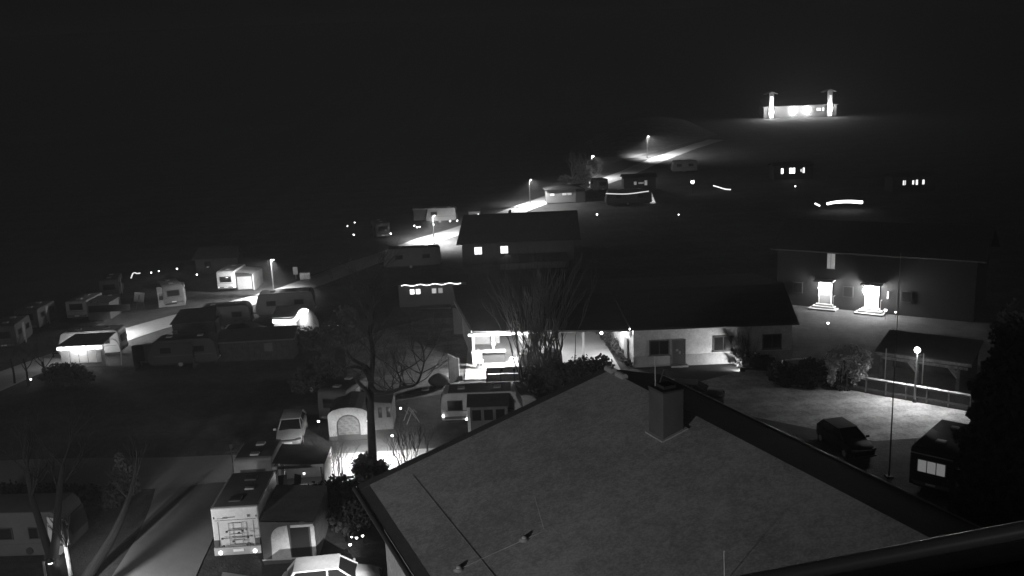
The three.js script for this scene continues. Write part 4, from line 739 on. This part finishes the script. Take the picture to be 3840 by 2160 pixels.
{
  const t = caravan('dark caravan with a light string under its roof beside the light tree', [20.99, 3.08, -155.25], Math.PI / 2, { L: 8, W: 2.4, H: 2.7, body: M.dark });
  farHome('dark mobile home with one dim curtained window behind the light string caravan', [24.87, 3.88, -167.02], 6, [[-.9, .5, .6, .16], [.2, 1.0, .3, .12], [1.1, .5, .9, .2]]);
  const a = [16.87, 5.44, -153.00], e = [24.29, 5.54, -153.00], m = [20.37, 5.22, -153.00];
  tag(new MB().tube([a, m, e], .09, .09, 6).build('light_string', glow(.9)), 'dim light string sagging along the roof of the dark caravan uphill', 'light string');
  const x = thing('light_tree', 'small cone shaped tree made of lights at the end of the dark caravan', 'light tree', [25.08, 3.09, -155.46]);
  new MB().cyl(.05, .07, 2.3, [0, 1.15, 0]).build('trunk', M.dark, x);
  const m2 = []; for (let i = 0; i <= 60; i++) { const q = i / 60, r = (1 - q) * .75; m2.push([r * Math.cos(i * 1.1), .15 + q * 1.95, r * Math.sin(i * 1.1)]); }
  new MB().tube(m2, .045, .04, 4).build('light_spiral', glow(.9), x);
}
caravan('dim white caravan on the terrace beside the lit grass slope', [37.42, 5.35, -188.70], Math.PI / 2, { L: 5.2, W: 2.3, H: 2.6, body: M.pale, sides: 2 });
{
  const t = caravan('dark caravan with a pale lit window at the lane beside the black car', [22.52, 0, -44.95], -.75, { L: 5.6, W: 2.3, H: 2.6, body: M.dark, round: .25, rearWin: false, roof: mat('shiny_roof', .06, { roughness: .25 }) });
  t.translateZ(-2.4);
  const w = new MB().rbox(1.5, .72, .05, .02, [0, 1.62, 2.82]).build('rear_window', M.pale, t);
  for (const x of [-.48, 0, .48]) new MB().rbox(.42, .66, .03, .01, [x, 1.62, 2.86]).build('blind', glow(.15), w);
  new MB().box(2.3, .05, .06, [0, 2.28, 2.82]).build('rain_strip', M.white, t);
}

// ---------------------------------------------------------------- yard at the right: fence, shelter, small wall, mast
{
  const t = thing('yard_fence', 'low board fence with a bright top rail along the lit gravel yard', 'fence');
  const A = V(24.41, 0, -62.40), E = V(30.71, 0, -56.85), n = 6;
  const at = (u, y) => { const p = A.clone().lerp(E, u); return [p.x, y, p.z]; };
  for (let i = 0; i <= n; i++) new MB().bar(at(i / n, 0), at(i / n, 1.2), .1).build('post', M.wood, t);
  for (let i = 0; i < n; i++) {
    const u = i / n + .004, v = (i + 1) / n - .004;
    new MB().bar(at(u, 1.17), at(v, 1.17), .09, .13).build('top_rail', M.paleWood, t);
    new MB().slab([at(u, 1.0), at(v, 1.0), at(v, .45), at(u, .45)], .03).build('board', M.darkWood, t);
    new MB().bar(at(u, .36), at(v, .36), .07, .1).build('lower_rail', M.wood, t);
    new MB().slab([at(u, .3), at(v, .3), at(v, .02), at(u, .02)], .03).build('board', M.dim, t);
  }
}
{
  const t = thing('open_shelter', 'open timber shelter with braced posts and a pale eave beam behind the fence', 'shelter');
  const A = V(27.77, 0, -64.62), E = V(32.50, 0, -60.89), at = (u, y, k = 0) => { const p = A.clone().lerp(E, u), d = E.clone().sub(A).normalize(), s = V(d.z, 0, -d.x); p.addScaledVector(s, k); return [p.x, y, p.z]; };
  new MB().slab([at(-.06, 2.2, -.3), at(1.05, 2.2, -.3), at(1.05, 3.0, 3.6), at(-.06, 3.0, 3.6)], .14).build('roof', M.dim, t);
  new MB().bar(at(-.06, 2.05, -.34), at(1.05, 2.05, -.34), .28, .08).build('eave_board', M.paleWood, t);
  new MB().bar(at(0, 1.68), at(1, 1.68), .16, .14).build('beam', M.paleWood, t);
  for (const u of [0.01, .44, .9]) {
    const p = new MB().bar(at(u, 0), at(u, 2.0), .18).build('post', M.wood, t);
    if (u > .1) for (const s of [-1]) new MB().bar(at(u + s * .11, 1.66, .02), at(u, .85, .02), .14).bar(at(u + s * .075, 1.6, .02), at(u, 1.25, .02), .12).build('brace', M.paleWood, p);
  }
  for (const u of [.085, .52]) new MB().bar(at(u, .2, -.45), at(u, 2.55, -.45), .06).build('pipe_post', M.white, t);
  new MB().slab([at(0, 2.6, 3.5), at(1, 2.6, 3.5), at(1, 0, 3.5), at(0, 0, 3.5)], .1).build('rear_wall', M.darkWood, t);
}
{ const t = thing('boundary_wall', 'short low wall with a bright top edge beside the round bush', 'wall'); const a = [21.25, 0, -67.57], e = [23.67, 0, -67.97]; new MB().bar([a[0], .4, a[2]], [e[0], .4, e[2]], .8, .25).build('wall', M.plinth, t); new MB().bar([a[0], .83, a[2]], [e[0], .83, e[2]], .06, .34).build('coping', M.white, t); }
{ const p = [21.09, 0, -47.18]; const t = thing('antenna_mast', 'very tall thin mast rising past the glaring entrance and the fence', 'mast', p); new MB().cyl(.025, .05, 6.6, [0, 3.3, 0], [0, 0, 0], 8).build('lower_tube', M.dark, t); new MB().cyl(.018, .025, 6.4, [.02, 9.8, 0], null, 8).build('upper_tube', M.grey, t); new MB().box(.4, .1, .4, [0, .05, 0]).build('base', M.dark, t); }
{ const t = thing('warning_sign', 'small dark oval sign on a thin post beside the lit road', 'sign', [0.16, 2.56, -147.67]); new MB().cyl(.38, .38, .05, [0, 1.05, 0], [Math.PI / 2, .9, 0], 20).build('sign_plate', M.dark, t); new MB().cyl(.035, .035, 1, [0, .5, .04]).build('post', M.dark, t); }
{ const t = thing('wash_post', 'thin post with a cross bar standing at the corner of the dark caravan', 'post', [-17.45, 0, -50.77]); new MB().cyl(.035, .045, 2.1, [0, 1.05, 0]).build('post', M.dark, t); new MB().bar([-.32, 1.75, 0], [.3, 1.85, 0], .06).build('cross_bar', M.dark, t); new MB().rbox(.2, .28, .16, .04, [.02, 2.15, 0]).build('head', M.dark, t); }
{ const t = thing('clothes_airer', 'small folding clothes airer on the lawn beside the grey window strip awning', 'airer', [-7.51, 0, -59.53], .4); for (const s of [-1, 1]) for (const z of [-.4, .4]) new MB().bar([s * .45, 0, z], [0, .95, z], .035).build('leg', M.pale, t); for (let i = 0; i < 4; i++) new MB().bar([-.3 + i * .2, .9 - Math.abs(i - 1.5) * .1, -.42], [-.3 + i * .2, .9 - Math.abs(i - 1.5) * .1, .42], .025).build('rail', M.pale, t); }

// small garden lights: a stake, a cap and a glowing head
const GL = thing('garden_light', 'garden light between the tent and the pale grey hatchback', 'garden light', [-13.92, 0, -58.87], 0, 'small garden lights on stakes');
new MB().cyl(.02, .012, .5, [0, .25, 0], null, 6).build('stake', M.dark, GL); new MB().sph(.085, [0, .55, 0], 8).build('lamp_globe', glow(9), GL); new MB().cyl(.03, .1, .05, [0, .65, 0], null, 8).build('cap', M.dark, GL);
for (const [label, p, s] of [
  ['garden light in front of the awning with three window strips', [-9.01, 0, -59.08], 1], ['garden light on the lawn beside the clothes airer', [-8.42, 0, -61.02], .9], ['garden light above the bright ground behind the round bush', [-8.35, 0, -55.54], 1],
  ['garden light at the end of the dark rounded caravan', [-26.66, 0, -76.55], 1.2], ['garden light at the foot of the bare trees beside the lit awning', [-41.06, 0, -72.23], .9], ['garden light in the dark lawn below the two glaring entrances', [28.96, 0, -79.02], 1.2],
  ['garden light at the foot of the brightest entrance steps', [35.50, 0, -81.98], 1.6], ['second garden light past the brightest entrance steps', [36.67, 0, -82.41], 1], ['upper garden light on the dark gable side of the restaurant', [-5.33, 0, -88.53], 1], ['lower garden light on the dark gable side of the restaurant', [-5.04, 0, -87.49], 1.1],
  ['single bright garden light in the dark field below the uphill road', [33.95, 3.61, -163.07], 4], ['garden light at the porch of the curved roof mobile home', [11.68, 3.44, -160.52], 1.6], ['garden light beside the tiny grey shed', [-5.10, 2.55, -147.44], 1.6], ['garden light at the canopy end of the pale fronted caravan', [-15.72, 2.72, -150.00], 1.6],
  ['garden light nearest the pale fronted caravan in the row of three', [-9.61, 2.28, -143.53], 1.4], ['middle garden light of the row of three above the lit road', [-8.45, 2.29, -143.61], 1.4], ['garden light of the row of three nearest the hip roof', [-7.18, 2.33, -144.30], 1.5], ['garden light half way up behind the road bend lamp pole', [-12.17, 2.13, -141.27], 1.4],
  ['upper garden light of the cluster of three near the road bend', [-15.23, 2.13, -141.27], 1.3], ['middle garden light of the cluster of three near the road bend', [-14.67, 2.04, -139.96], 1.3], ['garden light of the cluster of three nearest the lamp pole', [-14.33, 2.07, -140.49], 1.2], ['garden light on the grass below the faint window frame caravan', [-18.34, 1.75, -135.78], 1.4],
  ['lowest of the garden lights far out on the dark meadow', [-24.15, 1.79, -136.32], 1.3], ['faint garden light at the edge of the dark meadow', [-25.69, 2.50, -146.79], 1], ['dimmest garden light far out on the dark meadow', [-26.44, 2.32, -144.11], 1], ['garden light first in the row behind the dim far caravans', [-48.55, 0.54, -117.88], 1.1],
  ['garden light second in the row behind the dim far caravans', [-47.88, 0.60, -118.80], 1], ['garden light third in the row behind the dim far caravans', [-45.55, 0.63, -119.26], 1.2], ['garden light beside the faint ridged cabin', [-41.61, 0.38, -115.56], 1.2], ['garden light beside the caravan below the bent light string', [-50.99, 0, -108.18], 1.1],
  ['second garden light beside the caravan below the bent light string', [-49.16, 0, -107.60], 1.1], ['upper candle light in the hedge beside the glowing dome tent', [-18.22, 0, -85.55], 1.3], ['middle candle light in the hedge beside the glowing dome tent', [-17.85, 0, -84.43], 1.3], ['lowest candle light in the hedge beside the glowing dome tent', [-17.46, 0, -83.62], 1.1],
  ['first of three candle lights above the hedge beside the glowing tent', [-17.83, 0, -86.42], 1], ['second of three candle lights above the hedge beside the glowing tent', [-17.69, 0, -86.55], 1], ['third of three candle lights above the hedge beside the glowing tent', [-17.54, 0, -86.84], 1], ['bright stake light added for the reflector glint of the black car', [21.68, 0, -53.22], .8],  // last one glows in place of a reflector on the black car
  ['garden light at the dark hedge under the big house gutter', [-8.78, 0, -42.06], .6], ['garden light glowing brightest in the dark hedge under the gutter', [-8.66, 0, -40.95], .9], ['garden light between two others in the dark hedge under the gutter', [-8.47, 0, -41.74], .8], ['garden light closest to the gutter in the dark hedge', [-8.19, 0, -41.93], .8],
  ['garden light on the terrace beside the faint dark caravan uphill', [14.34, 2.29, -143.70], 1.5], ['garden light in the dark field under the light tree', [27.25, 2.15, -141.63], 1.2], ['garden light under the row of lit window pairs', [52.50, 3.53, -161.93], 1.5],
]) { const o = copy(GL, label, p); o.scale.setScalar(s); }

// ---------------------------------------------------------------- trees, shrubs, hedges
{ // big bare tree in front of the courtyard, limbs as in the picture plane of the trunk
  const t = thing('bare_tree', 'big bare tree with thick crooked limbs before the lit gravel court', 'tree', [-8.93, 0, -50.43]), o = t.position, L = (...p) => p.map(q => [q[0] - o.x, q[1] - o.y, q[2] - o.z]);
  new MB().tube([[0, 0, 0], ...L([-8.88, 1.35, -50.60], [-8.87, 2.83, -50.80], [-8.82, 4.53, -51.00], [-8.66, 6.03, -51.00], [-8.49, 7.50, -51.20], [-8.62, 8.85, -51.50], [-8.29, 10.28, -51.60], [-8.48, 11.62, -51.60])], .3, .05, 10).build('trunk', M.bark, t);
  const lim = [
    [[[-8.62, 6.02, -51.00], [-8.85, 6.85, -50.60], [-9.32, 7.29, -50.20], [-9.65, 7.70, -50.00], [-9.77, 8.15, -49.80]], .15, .07],
    [[[-8.73, 5.73, -51.00], [-8.90, 6.45, -50.70], [-9.16, 6.89, -50.30], [-9.52, 7.04, -50.00], [-10.00, 6.98, -49.80]], .13, .07],
    [[[-8.78, 4.52, -51.00], [-8.94, 5.32, -50.60], [-9.23, 5.88, -50.30], [-9.45, 6.22, -50.20], [-9.16, 6.56, -50.00]], .15, .1],
    [[[-8.72, 5.53, -51.00], [-8.43, 5.21, -50.80], [-7.92, 5.19, -50.50], [-7.29, 5.35, -50.30], [-6.74, 5.58, -50.20], [-5.88, 5.83, -50.00], [-5.54, 6.45, -50.00], [-5.33, 7.13, -50.00]], .15, .04],
    [[[-6.89, 5.54, -50.20], [-6.78, 6.14, -50.00], [-6.93, 6.56, -50.00]], .07, .04],
  ];
  lim.forEach(([p, a, b]) => new MB().tube(L(...p), a, b, 8).build('limb', M.bark, t));
  const tw = new MB();
  for (const p of L([-8.49, 11.50, -51.60], [-8.35, 10.16, -51.60], [-8.49, 9.56, -51.60], [-8.50, 8.16, -51.30], [-8.65, 9.10, -51.50], [-8.58, 7.50, -51.20], [-9.77, 8.15, -49.80], [-10.00, 6.98, -49.80], [-5.33, 7.13, -50.00], [-6.93, 6.56, -50.00], [-7.29, 5.35, -50.30], [-5.88, 5.83, -50.00], [-8.63, 8.41, -51.30], [-7.78, 5.26, -50.40], [-6.54, 5.66, -50.10], [-5.54, 6.45, -50.00], [-9.16, 6.56, -50.00])) for (let i = 0; i < 3; i++) grow(tw, V(...p), V(rr(-.8, .8), rr(.2, 1), rr(-.7, .7)).normalize(), rr(1.0, 1.6), .035, 4, .75, .45, 3);
  tw.build('crown', M.twig, t);
}
function shrubTwigs(name, label, pos, o = {}) {   // many upright bare shoots from the ground
  const { n = 30, w = 2, d = 1, h = 2, r = .02, cat = 'shrub', depth = 1, m = M.twig, group, spread = .35 } = o, t = thing(name, label, cat, pos, 0, group), mb = new MB();
  for (let i = 0; i < n; i++) grow(mb, V(rr(-w, w) / 2, 0, rr(-d, d) / 2), V(rr(-.4, .4), 1, rr(-.3, .3)).normalize(), h * rr(.4, .65), r * rr(.7, 1.3), depth, spread, .7, 3);
  mb.build('branches', m, t); return t;
}
function leafBush(name, label, pos, blobs, count, size, m = M.leaf, o = {}) {
  const t = thing(name, label, o.cat || 'bush', pos, o.turn || 0, o.group);
  const s = new MB(); for (const b of blobs.slice(0, 6)) s.bar([b[0] * .3, 0, b[2] * .3], [b[0], b[1], b[2]], .06); s.build('trunk', M.bark, t);
  const f = new MB().add(leafCloud(blobs, count, size)).build('foliage', m, t); f.userData.kind = 'stuff'; return t;
}
shrubTwigs('pollard_willow', 'tall bare bush of upright shoots in front of the terrace', [2.11, 0, -67.09], { n: 46, w: 3.6, d: 1.5, h: 6.5, r: .06, cat: 'tree', depth: 3, spread: .24 });
leafBush('hedge', 'long dark hedge between the terrace and the big house roof', [3.07, 0, -64.71], [[-1.5, 1.0, 0, 1.0, 1.1, .9], [.1, 1.2, 0, 1.3, 1.35, .9], [1.9, 1.3, 0, 1.4, 1.4, .9], [3.4, 1.3, -.2, 1.1, 1.4, .9]], 6500, .1, M.leaf, { cat: 'hedge' });
leafBush('ramp_hedge', 'dark clipped hedge sloping along the lit side passage', [8.60, -0.28, -72.50].map((v, i) => i === 1 ? 0 : v), [0, 1, 2, 3, 4, 5].map(i => [.75 - i * .3, .25 + i * .19, 1.6 - i * 2, .38, .2 + i * .23, 1.15]), 2600, .09, M.leaf, { cat: 'hedge' });
shrubTwigs('bare_shrub', 'bare shrub with thin shoots at the end of the white front wall', [18.58, 0, -69.46], { n: 24, w: 1.4, d: .8, h: 2.6, r: .022, depth: 2 });
leafBush('bush', 'low leafy bush at the foot of the bare shrub by the front wall', [19.07, 0, -68.62], [[0, .5, 0, 1.3, .7, .7], [1.1, .4, .1, .9, .6, .6]], 1500, .09, M.midLeaf);
leafBush('round_bush', 'round grey bush at the end of the short bright topped wall', [19.88, 0.00, -65.09], [[0, .75, 0, .62, .75, .6]], 1100, .08, M.midLeaf);
leafBush('hedge', 'tall dark hedge between the round bush and the pale arching shrub', [22.57, 0, -63.38], [[-2.3, .8, -.6, 1.1, 1, .8], [-.6, 1.0, 0, 1.3, 1.2, .8], [1.3, 1.1, .2, 1.1, 1.3, .8]], 3600, .1, M.leaf, { cat: 'hedge' });
{
  const t = leafBush('arching_shrub', 'pale arching shrub hanging like a curtain at the end of the yard fence', [24.08, 0.00, -62.07], [[-.9, 2.3, 0, .55, .8, .6], [.2, 2.9, 0, 1.1, .6, .8], [1.2, 2.3, .1, .7, .9, .7], [.75, 1.5, .2, .5, .9, .5], [-.95, 1.3, 0, .35, .8, .45], [1.3, 1.3, 0, .4, .5, .4]], 3400, .075, M.paleLeaf, { cat: 'shrub' });
  const v = new MB(); for (let i = 0; i < 60; i++) { const x = rr(-1.3, 1.6), y = rr(2.2, 3.3); v.tube([[x * .6, y * .8, rr(-.4, .4)], [x, y, rr(-.5, .5)], [x * 1.15, y - rr(.6, 1.8), rr(-.5, .5)]], .014, .008, 4); } v.build('trailing_shoots', M.paleLeaf, t);
}
leafBush('bush', 'round dark bush around the foot of the big bare tree', [-9.11, 0, -49.99], [[-.1, .75, .2, .8, .85, .7], [.7, .6, .1, .6, .6, .6]], 2600, .08);
shrubTwigs('bare_shrub', 'bare twiggy shrub in front of the bright ground beside the open awning', [-10.92, 0, -49.94], { n: 20, w: 1.9, d: .7, h: 2.2, r: .022, depth: 3, spread: .55 });
shrubTwigs('bare_shrub', 'bare twiggy shrub rising over the verge of the big house roof', [-7.03, 0, -51.19], { n: 18, w: 2.4, d: .7, h: 2.2, r: .022, depth: 3, spread: .5 });
leafBush('hedge', 'dark overgrown hedge below the verge corner of the big house', [-10.31, 0, -46.97], [[-1.3, .6, .6, 1, .8, .8], [.2, .8, .3, 1.2, .9, .9], [1.5, .7, 0, 1, .8, .8], [.5, .7, 2, 1.2, .9, 1], [1.2, .8, 3.6, 1.1, .9, 1]], 5200, .09, M.leaf, { cat: 'hedge' });
leafBush('hedge', 'dark block of hedge bordering the lit gravel court', [-15.32, 0.00, -67.11], [[-1.6, .9, 0, 1, 1.1, .9], [0, 1.0, 0, 1.1, 1.2, .9], [1.1, .9, 0, .7, 1.1, .8], [-.4, 1, -2.4, 1.4, 1.3, 1]], 4200, .1, M.leaf, { cat: 'hedge' });
leafBush('hedge', 'dark hedge covering the slope behind the long hut', [-18.25, 0, -79.53], [[-1, 1, 0, 1.4, 1.3, 1], [1.2, 1.2, 0, 1.4, 1.4, 1], [2.4, 1.6, -2, 1.4, 2, 1.2]], 3800, .11, M.leaf, { cat: 'hedge' });
leafBush('conifer', 'small dark pointed conifer at the corner of the lane and cross road', [-23.29, 0, -48.72], [[0, .7, 0, .85, .75, .8], [.05, 1.6, 0, .5, .7, .5], [0, 2.3, 0, .28, .6, .28]], 2600, .08, M.leaf, { cat: 'conifer' });
leafBush('bush', 'low dark bush below the small pointed conifer', [-24.32, 0, -47.62], [[-1, .6, 0, 1.3, .8, .9], [.6, .5, 0, .9, .6, .8]], 2600, .08);
leafBush('bush', 'broad dark bush at the bottom edge of the dark meadow', [-27.76, 0, -47.18], [[-1.5, .8, 0, 1.8, 1, 1.2], [1.1, .8, .2, 1.6, 1, 1.1]], 3400, .09);
leafBush('bush', 'rounded dark bush in front of the lit curtained awning', [-37.99, 0, -71.83], [[0, .8, 0, 1.9, 1.1, 1.1], [1.6, .5, 0, .9, .6, .8]], 3200, .1);
for (const [label, p, h] of [['bare young tree nearest the picture edge beside the lit road', [-42.78, 0, -72.79], 5], ['bare young tree between the lit road and the round dark bush', [-41.11, 0, -71.81], 5.4], ['bare young tree against the lit road before the glowing awning', [-39.69, 0, -72.05], 4.6]]) {
  const t = thing('bare_tree', label, 'tree', p, 0, 'young bare trees beside the lit road'); new MB().tube([[0, 0, 0], [.05, h * .25, 0], [0, h * .45, .05]], .1, .06, 8).build('trunk', M.bark, t);
  const mb = new MB(); for (let i = 0; i < 5; i++) grow(mb, V(0, h * rr(.2, .45), 0), V(rr(-.7, .7), rr(.6, 1), rr(-.5, .5)).normalize(), h * .26, .04, 3, .6, .6, 3); mb.build('crown', M.twig, t);
}
{ // leafless hanging rose arch at the end of the lit awning: done as awning hoop; trunks at the bottom left
  const t = thing('forked_tree', 'dark forked trunk in front of the big motorhome', 'tree', [-21.90, 0, -38.01]), o = t.position, L = (...p) => p.map(q => [q[0] - o.x, q[1] - o.y, q[2] - o.z]);
  new MB().tube([[0, 0, 0], ...L([-21.92, 1.06, -38.00], [-21.96, 1.96, -38.00])], .3, .24, 10).build('trunk', M.nightBark, t);
  new MB().tube(L([-21.97, 1.86, -38.00], [-22.14, 3.07, -38.00], [-22.28, 4.08, -38.00], [-22.42, 5.07, -38.00], [-22.40, 6.44, -38.00]), .2, .1, 8).build('limb', M.nightBark, t);
  new MB().tube(L([-21.93, 1.85, -38.00], [-21.59, 3.05, -38.00], [-21.39, 4.04, -38.00], [-21.12, 5.21, -38.00], [-20.78, 6.56, -38.00]), .24, .11, 8).build('limb', M.nightBark, t);
  const mb = new MB(); for (const p of L([-22.40, 6.44, -38.00], [-20.78, 6.56, -38.00], [-21.12, 5.21, -38.00], [-22.42, 5.07, -38.00])) for (let i = 0; i < 3; i++) grow(mb, V(...p), V(rr(-.6, .6), 1, rr(-.6, .6)).normalize(), 1.3, .05, 3, .6, .5, 3); mb.build('crown', M.nightBark, t);
}
{
  const t = thing('leaning_tree', 'rough grey trunk leaning across the verge of the lane', 'tree', [-21.25, 0, -38.83]), o = t.position, L = (...p) => p.map(q => [q[0] - o.x, q[1] - o.y, q[2] - o.z]);
  new MB().tube([[0, 0, 0], ...L([-21.04, 0.49, -40.00], [-20.71, 1.11, -41.00], [-20.43, 1.89, -42.00], [-20.36, 2.51, -43.00], [-20.41, 3.17, -44.00], [-20.40, 3.97, -44.50])], .3, .07, 10).build('trunk', mat('pale_bark', .025, { map: rep(tBark, .8), roughness: .95, bumpMap: rep(tBark, .8), bumpScale: .03 }), t);
  const mb = new MB(); for (const q of L([-20.36, 2.51, -43.00], [-20.41, 3.17, -44.00], [-20.40, 3.97, -44.50])) for (let i = 0; i < 2; i++) grow(mb, V(...q), V(rr(-.8, .8), 1, rr(-.6, .6)).normalize(), .8, .03, 3, .6, .4, 3); mb.build('crown', M.nightBark, t);
}
{ const t = thing('added_slim_tree', 'slim straight trunk added by the lane lamp to shade a band of road', 'tree', [-20.62, 0, -36.95]); new MB().tube([[0, 0, 0], [.03, 1.6, 0], [0, 3.1, 0]], .13, .1, 8).build('trunk', M.bark, t); const mb = new MB(); for (let i = 0; i < 5; i++) grow(mb, V(0, 2.9, 0), V(rr(-.5, .5), 1, rr(-.5, .5)).normalize(), .9, .035, 2, .5, .5, 3); mb.build('crown', M.twig, t); }  // trunk added near the lamp to throw a dark band on the lane
leafBush('tall_conifer', 'very tall black conifer rising at the right side of the gravel yard', [23.60, 0, -40.71], [[0, 1.6, 0, 2.1, 1.8, 1.6], [-.1, 4.2, 0, 1.9, 2.2, 1.5], [.1, 6.8, 0, 1.6, 2.2, 1.3], [.2, 9.3, 0, 1, 2.2, .8], [2.2, 4, .5, 1.5, 4.4, 1.2], [2.2, 8.5, .5, 1.1, 3, 1]], 26000, .13, M.leaf, { cat: 'conifer' });
{ // shrub tree beside the uphill lamp, lamplight put into its pale twig colour
  const t = thing('bare_tree', 'bushy tree with lit branch tips beside the glaring uphill lamp', 'tree', [15.20, 4.75, -179.80]); new MB().tube([[0, 0, 0], [.1, 1.2, 0], [.2, 2.6, 0]], .16, .08, 8).build('trunk', M.bark, t);
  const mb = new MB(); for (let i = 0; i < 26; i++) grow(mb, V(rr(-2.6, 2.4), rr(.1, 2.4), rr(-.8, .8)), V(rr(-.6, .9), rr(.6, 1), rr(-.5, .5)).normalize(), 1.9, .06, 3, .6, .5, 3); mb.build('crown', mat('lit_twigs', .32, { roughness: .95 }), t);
  leafBush('bush', 'rounded bushes under the glaring uphill lamp', [13.74, 4.74, -179.68], [[-2.2, .9, 0, 1.3, 1, .9], [0, .8, .3, 1.4, 1, .9], [1.8, 1.3, 0, 1.5, 1.5, 1], [3.6, 3.6, -.3, 1.2, 1, .9], [1.2, 2.9, -.6, 1.3, 1, .8]], 2600, .16, M.paleLeaf);
}
{ // grassy bank above the top of the road
  const n = 24, P = [], UV = [], I = []; 
  for (let i = 0; i <= n; i++) for (let j = 0; j <= 10; j++) { const u = i / n, v = j / 10, x = lerp(22, 60, u), z = -(196 + (x - 20) * 1.32) - 5 - v * 46, e = Math.sin(Math.PI * Math.min(1, Math.max(0, u))) ; const y = terrain(x, z) + .02 + e * (v < .5 ? v * 2 : 1) * 3.5 * Math.min(1, v * 1.6) + .25 * Math.sin(x * .9) * Math.sin(z * .6) * e * v; P.push(x, y, z); UV.push(x, z); if (i && j) { const a = (i - 1) * 11 + j - 1, b = a + 1, d = a + 11, f = d + 1; I.push(a, d, b, b, d, f); } }
  const g = new THREE.BufferGeometry(); g.setAttribute('position', new THREE.Float32BufferAttribute(P, 3)); g.setAttribute('uv', new THREE.Float32BufferAttribute(UV, 2)); g.setIndex(I); g.computeVertexNormals();
  const o = new THREE.Mesh(g, M.dryGrass); o.name = 'grass_bank'; o.userData.kind = 'structure'; o.receiveShadow = true; scene.add(o);
}
scene.traverse(o => { if (o.isMesh) { o.castShadow = true; o.receiveShadow = true; } });
renderer.render(scene, camera);
